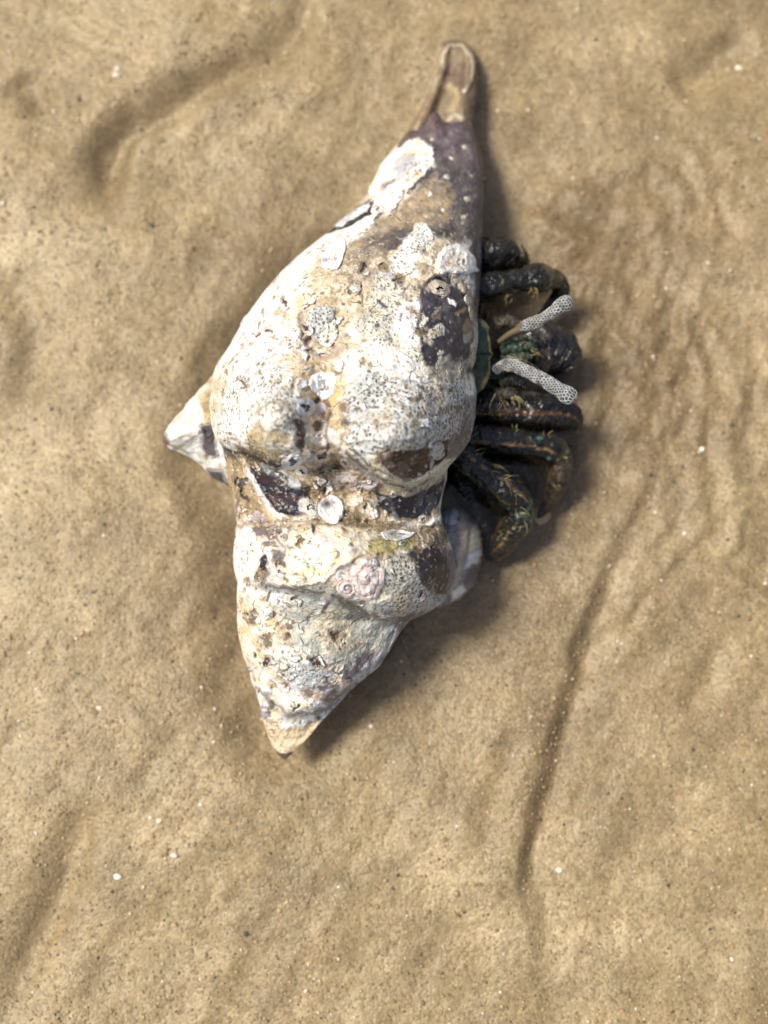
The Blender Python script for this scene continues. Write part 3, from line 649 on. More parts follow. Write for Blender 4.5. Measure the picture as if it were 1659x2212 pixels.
# dark lines along the sutures and crevices
pt.line([(450, 942), (475, 968), (530, 980), (600, 1006), (655, 998)], 4, BLACKISH, 0.9, up=-6, warp=5)
pt.line([(740, 972), (790, 1014), (840, 1042), (890, 1056), (940, 1032)], 3, BLACKISH, 0.7, up=-5, warp=5)
pt.line([(705, 860), (712, 900), (706, 950), (712, 985)], 3, (0.12, 0.09, 0.07), 0.8, up=-4, warp=7)
for ln in (SUT1,):
    pt.line(ln, 6, (0.24, 0.18, 0.11), 0.8, warp=8)
pt.line(SH2[1:], 4, (0.13, 0.10, 0.07), 0.75, up=-4, warp=9)
pt.line(SH3, 4, (0.15, 0.11, 0.08), 0.7, up=-3, warp=9)
pt.line([(575, 1150), (615, 1180), (600, 1225), (620, 1262)], 4, (0.15, 0.11, 0.08), 0.75, up=-4, warp=9)
lum = pt.c.mean(1)
g1 = fbm(X, Y, Z, 20, 4, 81, 0.7); g2 = fbm(X, Y, Z, 8, 3, 82, 0.6); g3 = fbm(X, Y, Z, 60, 4, 83, 0.6)
pale = sstep(0.35, 0.5, lum)[:, None]; dark_ = 1 - pale
snout = sstep(560, 420, Y)[:, None]
m = (sstep(0.18, 0.5, g1 + 0.6 * g3) * 0.45 * sstep(0.1, -0.45, (cx - X) / hw - 0.75))[:, None] * pale; pt.c[:] = pt.c * (1 - m) + np.array((0.52, 0.40, 0.24)) * m
m = (sstep(0.50, 0.62, g2 + 0.6 * g3) * 0.8)[:, None] * pale; pt.c[:] = pt.c * (1 - m) + np.array((0.22, 0.165, 0.10)) * m
m = (sstep(0.52, 0.62, g2 - 0.25 * g1 + 0.2 * g3) * 0.8)[:, None] * dark_ * (1 - 0.7 * snout) * (1 - 0.8 * pt.g[:, None]); pt.c[:] = pt.c * (1 - m) + np.array((0.66, 0.58, 0.46)) * m
pt.c[:] = pt.c * (1 + 0.22 * g1[:, None] * dark_)
pt.h += 0.7 * g1 + 0.4 * g2
# flank below: stays as stained shell
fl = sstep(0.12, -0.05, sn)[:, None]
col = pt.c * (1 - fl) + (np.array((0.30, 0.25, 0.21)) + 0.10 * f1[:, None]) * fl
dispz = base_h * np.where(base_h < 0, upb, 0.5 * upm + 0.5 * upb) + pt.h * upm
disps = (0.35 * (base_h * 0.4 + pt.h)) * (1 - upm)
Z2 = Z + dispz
X2 = X + np.clip(disps, -6, 6) * ct
Vw = P(X2, Y, Z2)
PX, PY, PZ = X2, Y, Z2
# height raster of the upper surface for seating the crusts
RS = 3
hm = np.full((1750 // RS, 1150 // RS), -1.0)
tm = sn > 0.02
np.maximum.at(hm, ((PY[tm] / RS).astype(int), (PX[tm] / RS).astype(int)), PZ[tm])
for _ in range(30):
    m = hm < 0
    if not m.any(): break
    nb = np.maximum.reduce([np.roll(hm, 1, 0), np.roll(hm, -1, 0), np.roll(hm, 1, 1), np.roll(hm, -1, 1)])
    hm = np.where(m, nb, hm)
def surf(x, y):
    fx = np.clip(np.asarray(x, float) / RS - 0.5, 0, hm.shape[1] - 2); fy = np.clip(np.asarray(y, float) / RS - 0.5, 0, hm.shape[0] - 2)
    ix = fx.astype(int); iy = fy.astype(int); ux = fx - ix; uy = fy - iy
    return (hm[iy, ix] * (1 - ux) * (1 - uy) + hm[iy, ix + 1] * ux * (1 - uy) + hm[iy + 1, ix] * (1 - ux) * uy + hm[iy + 1, ix + 1] * ux * uy)

ground0 = P(800, 950, 0)
shell = thing('whelk_shell', 'large white and grey encrusted spiral whelk shell lying on the sand, carried by the crab', 'seashell', ground0)
split = int(np.argmin(np.abs(ys - 1134)))
split2 = int(np.argmin(np.abs(ys - 1500)))
def part_rows(name, r0, r1, cap0=False, cap1=False, label=None):
    sl = slice(r0 * NT, (r1 + 1) * NT)
    Vp = Vw[sl]; cp = col[sl]; bp = pt.b[sl]; gp = pt.g[sl]
    F = grid_faces(r1 - r0 + 1, NT, wrap=True)
    F = F[:, ::-1]
    extra = []
    if cap0 or cap1:
        Vp = np.concatenate([Vp, Vp[:NT].mean(0)[None], Vp[-NT:].mean(0)[None]]); 
        cp = np.concatenate([cp, cp[:1] * 0 + 0.08, cp[-NT:].mean(0)[None]]); bp = np.append(bp, [0, 0]); gp = np.append(gp, [0, 0])
        n = len(Vp) - 2; j = np.arange(NT); j2 = (j + 1) % NT
        if cap0: extra.append(np.stack([np.full(NT, n), j, j2, j2], -1))
        if cap1:
            b0 = (r1 - r0) * NT
            extra.append(np.stack([np.full(NT, n + 1), b0 + j2, b0 + j, b0 + j], -1))
    o = make_mesh(name, Vp, F, M_SHELL, shell, cp, {'bry': bp, 'gls': gp}, origin=None)
    if extra:
        E = np.concatenate(extra)[:, :3]
        oc = make_mesh('lip_edge' if cap0 else 'apex_tip', Vp, E, M_SHELL, o, cp, {'bry': bp, 'gls': gp})
        # keep only used vertices
        bm_clean(oc)
    return o
def bm_clean(o):
    import bmesh
    bm = bmesh.new(); bm.from_mesh(o.data)
    loose = [v for v in bm.verts if not v.link_faces]
    bmesh.ops.delete(bm, geom=loose, context='VERTS'); bm.to_mesh(o.data); bm.free()
part_rows('body_whorl', 0, split, cap0=True)
part_rows('spire_whorl', split, split2)
part_rows('apex_whorl', split2, NR - 1, cap1=True)

# --- generic lofted tube along a polyline in authoring space
def tube_pts(path, n_along, n_around, prof=None, wob=0.0, seed=1, flat=1.0):
    """path rows: px, py, z, r"""
    A = np.array(path, float); n = len(A)
    # catmull-rom resample
    tt = np.linspace(0, n - 1 - 1e-6, n_along); i = tt.astype(int); u = (tt - i)[:, None]
    p0 = A[np.maximum(i - 1, 0)]; p1 = A[i]; p2 = A[np.minimum(i + 1, n - 1)]; p3 = A[np.minimum(i + 2, n - 1)]
    Q = 0.5 * (2 * p1 + (p2 - p0) * u + (2 * p0 - 5 * p1 + 4 * p2 - p3) * u ** 2 + (3 * p1 - p0 - 3 * p2 + p3) * u ** 3)
    W = P(Q[:, 0], Q[:, 1], Q[:, 2]); R = np.maximum(Q[:, 3], 0.2) * U
    T = np.gradient(W, axis=0); T /= np.linalg.norm(T, axis=1)[:, None] + 1e-12
    up = np.array([0, 0, 1.0]); Sd = np.cross(T, up); Sd /= np.linalg.norm(Sd, axis=1)[:, None] + 1e-9
    Un = np.cross(Sd, T)
    a = np.linspace(0, 2 * math.pi, n_around, endpoint=False)
    # a=0 : side, a=pi/2 : up
    r = np.ones((n_along, n_around))
    if prof is not None: r = prof(tt[:, None] / (n - 1), a[None, :]) * r
    V = W[:, None, :] + R[:, None, None] * r[..., None] * (Sd[:, None, :] * np.cos(a)[None, :, None] + Un[:, None, :] * (np.sin(a) * flat)[None, :, None])
    s_len = np.concatenate([[0], np.cumsum(np.linalg.norm(np.diff(W, axis=0), axis=1))]) / U
    TT = np.repeat(tt / (n - 1), n_around); AA = np.tile(a, n_along); SS = np.repeat(s_len, n_around); RR = np.repeat(R / U, n_around)
    return V.reshape(-1, 3), TT, AA, SS, RR

def close_ends(V, F, nr, na, col, *ats):
    c0 = V[:na].mean(0); c1 = V[-na:].mean(0)
    n = len(V); V = np.concatenate([V, c0[None], c1[None]])
    col = np.concatenate([col, col[:1], col[-1:]])
    j = np.arange(na); j2 = (j + 1) % na; b = (nr - 1) * na
    Fa = np.concatenate([F[:, [0, 1, 2]], F[:, [0, 2, 3]], np.stack([np.full(na, n), j2, j], -1)[:, ::-1], np.stack([np.full(na, n + 1), b + j, b + j2], -1)[:, ::-1]])
    return V, Fa, col

# --- siphonal canal: an open gutter with a curled pale rim
na, nb = 150, 220
ck = np.linspace(0, 1, na)
cy = 86 + (330 - 86) * ck
cl = knots([(86, 972), (92, 960), (105, 955), (150, 945), (200, 925), (255, 900), (290, 878), (330, 856)], cy)
cr = knots([(86, 985), (90, 1005), (98, 1015), (110, 1023), (140, 1033), (200, 1030), (260, 1023), (330, 1030)], cy)
a = np.linspace(0, 2 * math.pi, nb, endpoint=False)
CYg, Ag = np.meshgrid(cy, a, indexing='ij'); cc = ((cl + cr) / 2)[:, None]; ch = ((cr - cl) / 2)[:, None]
cz = knots([(86, 42), (200, 56), (330, 88)], cy)[:, None]
Xc = cc + ch * np.cos(Ag); hh = np.minimum(ch * 0.9, 50 + 0 * ch)
Zc = cz + hh * np.sin(Ag) * np.where(np.sin(Ag) > 0, 1, 0.8)
s = np.cos(Ag)
# trough lies left of centre, deepest in mid channel; rims at both sides
env = sstep(86, 108, CYg) * sstep(330, 300, CYg)
tr = np.exp(-((s + 0.12) / 0.48) ** 4) * (np.sin(Ag) > 0)
Zc = Zc - tr * env * hh * 0.75
Zc += (np.sin(Ag) > 0) * (2.2 * fbm(Xc, CYg, Zc * 0, 22, 3, 61) + 1.2 * fbm(Xc, CYg, Zc * 0, 7, 2, 62))
Xc = Xc + 2.0 * fbm(Xc * 0 + np.cos(Ag) * 30, CYg, Zc * 0, 26, 3, 63) * np.abs(s)
xx, yy = Xc.ravel(), CYg.ravel()
c0 = np.tile(np.array((0.27, 0.22, 0.155)), (len(xx), 1))
f = sstep(-0.3, 0.5, fbm(xx, yy, 0 * xx, 30, 4, 64))[:, None]; c0 = c0 * (1 - f) + np.array((0.17, 0.13, 0.10)) * f
cp_ = Paint(xx, yy, np.full(len(xx), 99.0), c0)
cp_.line([(952, 150), (958, 118), (975, 97), (1000, 98), (1018, 120), (1022, 150), (1018, 175), (998, 205)], 3.5, (0.62, 0.57, 0.50), 0.85, up=3, warp=3)
cp_.line([(948, 160), (930, 205), (912, 245), (895, 285)], 3, (0.50, 0.42, 0.34), 0.75, up=3, warp=3)
cp_.line([(958, 190), (945, 225), (935, 262)], 6, (0.14, 0.085, 0.05), 0.85, warp=4)
cp_.line([(935, 200), (920, 235), (908, 262)], 4, (0.28, 0.17, 0.10), 0.7, warp=4)
cp_.line([(972, 180), (985, 215), (975, 245)], 7, (0.50, 0.42, 0.27), 0.8, up=3, warp=5)
cp_.line([(965, 262), (985, 248), (1000, 255), (998, 285)], 4, (0.62, 0.58, 0.52), 0.85, up=3, warp=3)
cp_.patch([(1008, 180), (1036, 150), (1036, 300), (1005, 300)], (0.16, 0.125, 0.105), 6, 4)
cp_.patch(ell(1003, 197, 6, 3, -10), (0.8, 0.76, 0.7), 2, 2, up=3)
cp_.patch([(1024, 120), (1045, 120), (1045, 200), (1027, 190)], (0.10, 0.075, 0.07), 3, 3)
Zc = Zc + (cp_.h.reshape(Zc.shape)) * (np.sin(Ag) > 0)
Vc = P(Xc, CYg, Zc).reshape(-1, 3)
F = grid_faces(na, nb, wrap=True)
Vc, Fc, cc_ = close_ends(Vc, F, na, nb, cp_.c)
make_mesh('siphonal_canal', Vc, Fc, M_SHELL, shell, cc_, {'bry': np.zeros(len(Vc)), 'gls': np.full(len(Vc), 0.45)})

# --- solid lobes made from an outline (own thickness)
def lobe(name, poly, z_edge, z_top, parent, mat, paint, thick=30, nr_=60, na_=160, power=0.5, skew=(0, 0), warp=3, rough=2.0, zfun=None, seed=5, gl=0.4, extra=None):
    Pn = np.array(poly, float); cxy = Pn.mean(0)
    # resample the outline evenly
    Q = np.vstack([Pn, Pn[:1]]); dl = np.hypot(*np.diff(Q, axis=0).T); sl = np.concatenate([[0], np.cumsum(dl)])
    u = np.linspace(0, sl[-1], na_, endpoint=False)
    ox = np.interp(u, sl, Q[:, 0]); oy = np.interp(u, sl, Q[:, 1])
    for _ in range(2):
        ox = (np.roll(ox, 1) + 2 * ox + np.roll(ox, -1)) / 4; oy = (np.roll(oy, 1) + 2 * oy + np.roll(oy, -1)) / 4
    wob = fbm(ox, oy, 0 * ox, 14, 3, seed); rr = 1 + warp * wob / 40.0
    ox = cxy[0] + (ox - cxy[0]) * rr; oy = cxy[1] + (oy - cxy[1]) * rr
    t = np.linspace(0, 1, nr_)[:, None] ** 0.8
    gx = cxy[0] + skew[0] * (1 - t) + (ox[None] - cxy[0] - skew[0] * (1 - t)*0) * t; gy = cxy[1] + skew[1] * (1 - t) + (oy[None] - cxy[1]) * t
    dome = (1 - t ** 2) ** power
    ze = zfun(gx, gy) if zfun else z_edge + 0 * gx
    gz = ze + (z_top - (0 if zfun else z_edge)) * dome
    pn = Paint(gx.ravel(), gy.ravel(), np.full(gx.size, 99.0), np.zeros((gx.size, 3)))
    T = np.broadcast_to(t, gx.shape).ravel(); ang = np.broadcast_to(np.linspace(0, 2 * math.pi, na_, endpoint=False)[None], gx.shape).ravel()
    h = paint(pn, T, ang)
    gz = gz + (h + pn.h).reshape(gz.shape) + rough * fbm(gx, gy, 0 * gx, 16, 3, seed + 3)
    top = P(gx, gy, gz)
    # skirt going down
    zb = gz[-1] - thick
    bot = P(cxy[0] + (ox - cxy[0]) * 0.92, cxy[1] + (oy - cxy[1]) * 0.92, zb)
    V = np.concatenate([top.reshape(-1, 3), bot, bot.mean(0)[None]])
    F = grid_faces(nr_ + 1, na_, wrap=True)
    F3 = np.concatenate([F[:, [0, 2, 1]], F[:, [0, 3, 2]]])
    # orientation by area sign
    j = np.arange(na_); j2 = (j + 1) % na_; b0 = nr_ * na_
    F3 = np.concatenate([F3, np.stack([np.full(na_, len(V) - 1), b0 + j2, b0 + j], -1)])
    A = 0.5 * np.sum(ox * np.roll(oy, -1) - np.roll(ox, -1) * oy)
    if A < 0: F3 = F3[:, ::-1].copy()
    F3 = F3[:, ::-1].copy()
    cl_ = np.concatenate([pn.c, np.tile(pn.c[-na_:] * 0.8, (1, 1)), pn.c[-1:] * 0.6])
    bb = np.concatenate([pn.b, np.zeros(na_ + 1)]); gg = np.concatenate([pn.g + gl * (pn.g == 0), np.zeros(na_ + 1)])
    return make_mesh(name, V, F3, mat, parent, cl_, {'bry': bb, 'gls': gg})

def lip_paint(pn, T, ang):
    pn.c[:] = (0.20, 0.165, 0.155)
    t = sstep(-0.2, 0.5, pn.m2)[:, None]; pn.c[:] = pn.c * (1 - t) + np.array((0.30, 0.26, 0.24)) * t
    pn.line([(985, 1090), (1000, 1150), (990, 1210), (975, 1290)], 9, (0.46, 0.36, 0.26), 0.85, up=4)
    pn.patch([(1015, 1140), (1045, 1130), (1045, 1175), (1010, 1190)], (0.58, 0.50, 0.33), 4, 6)
    pn.patch([(1010, 1195), (1045, 1180), (1045, 1205), (1000, 1230)], (0.62, 0.58, 0.54), 6, 5)
    pn.patch([(1010, 1225), (1040, 1212), (1030, 1250), (1000, 1262)], (0.12, 0.095, 0.095), 5, 5)
    pn.patch([(975, 1280), (1000, 1262), (1010, 1275), (975, 1310)], (0.74, 0.68, 0.60), 4, 4)
    pn.patch(ell(975, 1115, 17, 20), (0.42, 0.43, 0.42), 4, 4, dome=7, size=16, gls=0.5)
    return 0
lobe('outer_lip', [(925, 1120), (962, 1092), (985, 1088), (1012, 1110), (1034, 1128), (1043, 1170), (1037, 1215), (1032, 1250), (1014, 1280), (978, 1304), (940, 1316), (915, 1250)], 95, 190, shell, M_SHELL, lip_paint, thick=95, power=0.6, skew=(-28, 0), warp=2)

# --- shoulder spine pointing left
def spine_paint(pn, T, ang):
    pn.c[:] = (0.74, 0.72, 0.66)
    t = sstep(-0.1, 0.5, pn.m1)[:, None]; pn.c[:] = pn.c * (1 - t) + np.array((0.60, 0.55, 0.44)) * t
    pn.patch([(425, 830), (475, 800), (480, 890), (455, 960), (435, 900)], (0.44, 0.33, 0.16), 6, 6, mott=(0.3, 0.22, 0.12), mk=0.4)
    pn.patch([(432, 925), (460, 915), (470, 985), (450, 995), (435, 965)], (0.10, 0.08, 0.08), 5, 6)
    pn.patch([(340, 935), (358, 940), (372, 975), (350, 980)], (0.12, 0.07, 0.06), 3, 3, gls=0.5)
    pn.patch([(350, 960), (400, 978), (440, 1008), (470, 1040), (440, 1030), (390, 990)], (0.62, 0.60, 0.52), 4, 4)
    pn.patch([(448, 1015), (478, 1020), (492, 1050), (460, 1038)], (0.09, 0.075, 0.08), 4, 4)
    pn.line([(400, 890), (430, 850), (450, 830)], 10, (0.66, 0.68, 0.62), 0.6)
    # ridge running out to the tip
    d, s_, q = seg_dist(pn.x, pn.y, [(352, 952), (400, 925), (470, 905), (520, 900)])
    return 26 * np.exp(-(d / 30) ** 2) * sstep(1.0, 0.8, T)
lobe('shoulder_spine', [(350, 952), (360, 928), (388, 890), (428, 845), (458, 812), (520, 800), (560, 900), (540, 1010), (500, 1052), (480, 1042), (455, 1032), (436, 1008), (402, 983), (366, 970)], 190, 285, shell, M_SHELL, spine_paint, thick=110, power=0.75, skew=(20, -30), warp=1.0, rough=3)

# --- barnacles and cemented oyster valves (each a part of the shell)
def crust(name, poly, height, prof, paint, seed, thick=14, na_=90, nr_=26, rough=1.2, label=None, gl=0.1, warp=4):
    def pf(pn, T, ang):
        paint(pn, T, ang)
        return prof(T, ang)
    o = lobe(name, poly, 0, height, shell, M_SHELL, pf, thick=thick, nr_=nr_, na_=na_, power=0.45, warp=warp, rough=rough, zfun=lambda x, y: surf(x, y) - 1, seed=seed, gl=gl)
    if label: o['label'] = label
    return o

def barnacle(x, y, r, h=10, tone=(0.80, 0.76, 0.70), inner=(0.30, 0.22, 0.14), hole=0.42, seed=1, ry=None, rot=0):
    k = random.uniform(0, 6.28); npl = 6; k2 = random.uniform(0, 6.28)
    hw_ = lambda T, a: T + 0.12 * np.sin(2 * a + k) + 0.09 * np.sin(3 * a + k2) + 0.05 * np.sin(7 * a + k)
    hole = hole * 0.78; inner = tuple(0.6 * v + 0.06 for v in inner)
    def prof(T, a):
        T = hw_(T, a)
        cone = -h * 1.0 * sstep(hole * 1.1, hole * 0.55, T)           # crater
        ribs = 0.9 * np.abs(np.sin(a * npl * 1.5 + k)) * sstep(hole, 1, T) * r / 20
        return cone - ribs + h * 0.25 * np.exp(-((T - hole * 1.2) / 0.12) ** 2)
    def paint(pn, T, a):
        T = hw_(T, a) + 0.10 * pn.w1
        pn.c[:] = np.array(tone) * (1 + 0.3 * pn.m1[:, None])
        m = (sstep(0.35, 0.95, T) * sstep(-0.1, 0.5, pn.m2))[:, None]; pn.c[:] = pn.c * (1 - 0.5 * m) + np.array((0.55, 0.45, 0.34)) * 0.5 * m
        m = sstep(hole * 1.1, hole * 0.8, T)[:, None]; pn.c[:] = pn.c * (1 - m) + np.array(inner) * m
        cr = (np.exp(-((np.mod(a * npl / (2 * math.pi) + k, 1) - 0.5) / 0.05) ** 2) * sstep(hole, hole + 0.1, T) * 0.5)[:, None]
        pn.c[:] = pn.c * (1 - cr) + np.array((0.3, 0.23, 0.17)) * cr
    crust('barnacle', ell(x, y, r, ry or r * 0.9, rot, 24), h, prof, paint, seed, na_=84, nr_=24)

for i, (x, y, r, ry, h, tone, inner, hole) in enumerate([
    (660, 880, 21, 19, 9, (0.52, 0.52, 0.52), (0.14, 0.13, 0.12), 0.5),
    (632, 998, 25, 16, 10, (0.66, 0.67, 0.68), (0.12, 0.12, 0.13), 0.5),
    (652, 1018, 14, 12, 7, (0.68, 0.64, 0.55), (0.42, 0.36, 0.26), 0.4),
    (950, 622, 26, 17, 12, (0.50, 0.42, 0.32), (0.36, 0.27, 0.18), 0.3),
    (816, 452, 15, 11, 6, (0.74, 0.70, 0.64), (0.30, 0.25, 0.2), 0.4),
    (697, 985, 18, 15, 8, (0.55, 0.44, 0.32), (0.12, 0.09, 0.075), 0.62),
    (612, 1160, 11, 9, 6, (0.6, 0.5, 0.4), (0.2, 0.15, 0.11), 0.5),
    (914, 1122, 11, 10, 6, (0.56, 0.50, 0.44), (0.40, 0.36, 0.31), 0.5),
    (672, 1095, 17, 20, 7, (0.50, 0.49, 0.46), (0.16, 0.14, 0.13), 0.5),
    (1014, 665, 9, 14, 5, (0.40, 0.33, 0.28), (0.18, 0.13, 0.11), 0.5),
    (605, 1235, 13, 15, 7, (0.66, 0.62, 0.54), (0.2, 0.15, 0.11), 0.45),
    (870, 1172, 9, 8, 5, (0.56, 0.55, 0.42), (0.3, 0.28, 0.2), 0.45),
    (850, 1068, 9, 8, 5, (0.6, 0.58, 0.52), (0.2, 0.19, 0.18), 0.4),
    (745, 1000, 12, 9, 6, (0.50, 0.42, 0.32), (0.2, 0.15, 0.1), 0.5),
    (690, 940, 9, 9, 5, (0.80, 0.74, 0.66), (0.5, 0.38, 0.28), 0.4),
    (1000, 1115, 10, 10, 4, (0.5, 0.5, 0.48), (0.3, 0.28, 0.26), 0.4)]):
    if x < 995: barnacle(x, y, r, h, tone, inner, hole, seed=100 + i, ry=ry, rot=random.uniform(-30, 30))

# round cream barnacle with a brown centre, upper right
def pr_round(T, a): return -5 * sstep(0.6, 0.25, T) + 3 * np.exp(-((T - 0.78) / 0.09) ** 2) + 1.2 * np.sin(a * 9) * T
def pa_round(pn, T, a):
    pn.c[:] = np.array((0.82, 0.76, 0.68))
    m = (sstep(0.62, 0.3, T + 0.25 * pn.m1) * 0.8)[:, None]; pn.c[:] = pn.c * (1 - m) + np.array((0.58, 0.40, 0.24)) * m
    m = (sstep(0.35, 0.15, T + 0.2 * pn.m2))[:, None]; pn.c[:] = pn.c * (1 - m) + np.array((0.74, 0.66, 0.56)) * m
    m = (sstep(0.82, 1.0, T) * sstep(0.1, 0.5, pn.m1))[:, None] * 0.5; pn.c[:] = pn.c * (1 - m) + np.array((0.45, 0.4, 0.38)) * m
    pn.patch(ell(992, 566, 4, 7, 10), (0.14, 0.11, 0.09), 1.5, 3, up=-4); pn.patch(ell(1002, 567, 3, 6, 5), (0.2, 0.2, 0.2), 1.5, 2, up=-3)
crust('barnacle', [(945, 552), (960, 532), (985, 526), (1008, 535), (1028, 560), (1033, 585), (1012, 592), (985, 590), (955, 592), (942, 575)], 9, pr_round, pa_round, 301, label='broad cream barnacle scar with rusty centre', na_=110, nr_=40)

# white cupped oyster valves
def pr_dish(T, a): return -9 * sstep(0.85, 0.3, T) + 3.0 * np.exp(-((T - 0.9) / 0.08) ** 2) + 0.8 * np.sin(T * 30)
def pa_dish(dark, dx, dy, rr):
    def f(pn, T, a):
        pn.c[:] = np.array((0.84, 0.83, 0.82))
        m = (np.exp(-(((pn.x - dx) / rr) ** 2 + ((pn.y - dy) / (rr * 0.8)) ** 2)) * 0.95)[:, None]; pn.c[:] = pn.c * (1 - m) + np.array(dark) * m
        m = (sstep(0.86, 1, T) * sstep(-0.2, 0.4, pn.m1) * 0.7)[:, None]; pn.c[:] = pn.c * (1 - m) + np.array((0.5, 0.38, 0.25)) * m
    return f
crust('oyster_valve', [(715, 512), (735, 508), (744, 520), (746, 545), (738, 568), (728, 585), (712, 586), (696, 575), (694, 560), (704, 540)], 8, pr_dish, pa_dish((0.28, 0.26, 0.30), 703, 562, 9), 311, na_=100, nr_=36, label='small white cupped oyster valve')
crust('oyster_valve', [(672, 812), (690, 803), (722, 805), (727, 822), (722, 848), (704, 864), (690, 862), (676, 845), (668, 830)], 9, lambda T, a: -6 * sstep(0.8, 0.45, T) + 5 * np.exp(-((T - 0.45) / 0.1) ** 2) - 4 * sstep(0.3, 0.1, T), pa_dish((0.45, 0.38, 0.26), 706, 836, 8), 312, na_=100, nr_=36, label='white rhombic oyster valve with a ringed centre')
crust('oyster_valve', ell(716, 1100, 30, 31, 0, 24), 9, lambda T, a: -5 * sstep(0.85, 0.3, T) + 2.5 * np.exp(-((T - 0.88) / 0.08) ** 2), pa_dish((0.06, 0.055, 0.06), 706, 1088, 15), 313, gl=0.5, label='round glassy grey oyster valve')
crust('oyster_valve', [(820, 1150), (845, 1143), (880, 1146), (900, 1150), (885, 1162), (855, 1170), (832, 1166)], 7, pr_dish, pa_dish((0.45, 0.44, 0.38), 850, 1158, 12), 314, label='thin white oyster valve lying along the suture')
def pa_lump(pn, T, a):
    pn.c[:] = np.array((0.58, 0.58, 0.53)) * (1 + 0.15 * pn.m1[:, None]); pn.b[:] = 0.9
    pn.patch(ell(705, 722, 16, 20), (0.78, 0.72, 0.58), 5, 8)
crust('barnacle', [(662, 672), (690, 658), (718, 668), (728, 695), (730, 730), (712, 750), (690, 748), (674, 725), (664, 700)], 14, lambda T, a: 0 * T, pa_lump, 315, label='rounded lump overgrown with grey crust', na_=110, nr_=40)
# pink coiled worm shell on the second whorl
def pr_coil(T, a):
    sp = np.mod(T * 2.0 - a / (2 * math.pi), 1.0)
    return 4.5 * np.sqrt(np.clip(1 - (2 * sp - 1) ** 2, 0, 1)) - 3 + 3 * sstep(0.3, 0, T)
def pa_coil(pn, T, a):
    sp = np.mod(T * 2.0 - a / (2 * math.pi) + 0.12 * pn.w1, 1.0)
    pn.c[:] = np.array((0.66, 0.52, 0.46)) * (1 + 0.2 * pn.m1[:, None])
    m = (np.exp(-((sp - 0.5) / 0.22) ** 2) * 0.7)[:, None]; pn.c[:] = pn.c * (1 - m) + np.array((0.80, 0.72, 0.66)) * m
    m = ((np.exp(-(sp / 0.1) ** 2) + np.exp(-((1 - sp) / 0.1) ** 2)) * 0.4 * (T > 0.15))[:, None]; pn.c[:] = pn.c * (1 - m) + np.array((0.26, 0.17, 0.13)) * m
    pn.patch(ell(812, 1215, 14, 9), (0.74, 0.7, 0.64), 3, 5, bry=1)
crust('worm_shell', [(760, 1222), (785, 1205), (812, 1207), (830, 1228), (828, 1262), (812, 1290), (785, 1298), (762, 1282), (750, 1250)], 12, pr_coil, pa_coil, 321, na_=130, nr_=60, label='pinkish coiled worm shell', gl=0.3)
crust('worm_shell', ell(750, 1272, 22, 19, 20, 24), 12, pr_coil, pa_coil, 322, na_=100, nr_=40, label='small pinkish coiled worm shell', gl=0.3)

# ------------------------------------------------------------------ hermit crab
gz = P(1120, 850, 0)
crab = thing('hermit_crab', 'dark glossy hermit crab reaching out from under the right edge of the whelk shell', 'hermit crab', gz)
BLK = np.array((0.015, 0.013, 0.009)); ORG = np.array((0.36, 0.20, 0.08)); TEAL = np.array((0.10, 0.24, 0.19)); OLV = np.array((0.22, 0.19, 0.07)); BRN = np.array((0.05, 0.036, 0.02))

def leg(name, path, stripes=(), spots=0, seed=1, joint=None, base=BLK, tip=None, na_=64, nl=200, knob_=0.06, label=None, parent=None, rows=None):
    path = [(a_, b_, c_, d_ * 1.06) for a_, b_, c_, d_ in path]
    V, T, A, Sx, R = tube_pts(path, nl, na_, prof=lambda t, a: 1 + 0.05 * np.abs(fbm(np.broadcast_to(t * 60, (nl, na_)), np.broadcast_to(np.cos(a) * 3, (nl, na_)), np.broadcast_to(np.sin(a) * 3, (nl, na_)), 1.0, 2, seed + 3)) + (0.06 + 0.9 * knob_) * fbm(np.broadcast_to(t * 30, (nl, na_)), np.broadcast_to(np.cos(a) * 1.6, (nl, na_)), np.broadcast_to(np.sin(a) * 1.6, (nl, na_)), 1.3, 4, seed, 0.65))
    c = np.tile(base, (len(V), 1)).astype(float)
    w = fbm(Sx, np.cos(A) * 20, np.sin(A) * 20, 12, 4, seed + 9)
    m = sstep(0.1, 0.6, w)[:, None] * 0.5; c = c * (1 - m) + BRN * 0.7 * m
    if tip is not None:
        m = sstep(tip[0], tip[0] + 0.08, T)[:, None] * 0.8; c = c * (1 - m) + np.array(tip[1]) * m
    for (ang, wd, t0, t1, cl_) in stripes:
        d = np.abs((A - ang + math.pi) % (2 * math.pi) - math.pi + 0.10 * w)
        m = (sstep(wd * 1.3, wd * 0.55, d) * sstep(t0, t0 + 0.04, T) * sstep(t1, t1 - 0.04, T) * sstep(-0.75, -0.2, w))[:, None]
        c = c * (1 - m * 0.8) + np.array(cl_) * 0.62 * m * 0.8
    if joint:
        for (tj, wj, cl_) in joint:
            m = (np.exp(-((T - tj) / wj) ** 2) * sstep(-0.5, 0.2, w))[:, None] * 0.85; c = c * (1 - m) + np.array(cl_) * m
    r_ = np.random.default_rng(seed)
    for k in range(spots):
        ts, as_ = r_.uniform(0.42, 0.62), r_.uniform(0.2, 2.9); rs = r_.uniform(3, 7)
        sm = Sx.max()
        d = np.hypot(Sx - ts * sm, ((A - as_ + math.pi) % (2 * math.pi) - math.pi) * R)
        m = sstep(rs, rs * 0.6, d)[:, None]; c = c * (1 - m) + TEAL * 0.7 * m
    F = grid_faces(nl, na_, wrap=True)
    V, F3, c = close_ends(V, F, nl, na_, c)
    o = make_mesh(name, V, F3, M_CRAB, parent or crab, c)
    if label: o['label'] = label
    return o

up = math.pi / 2
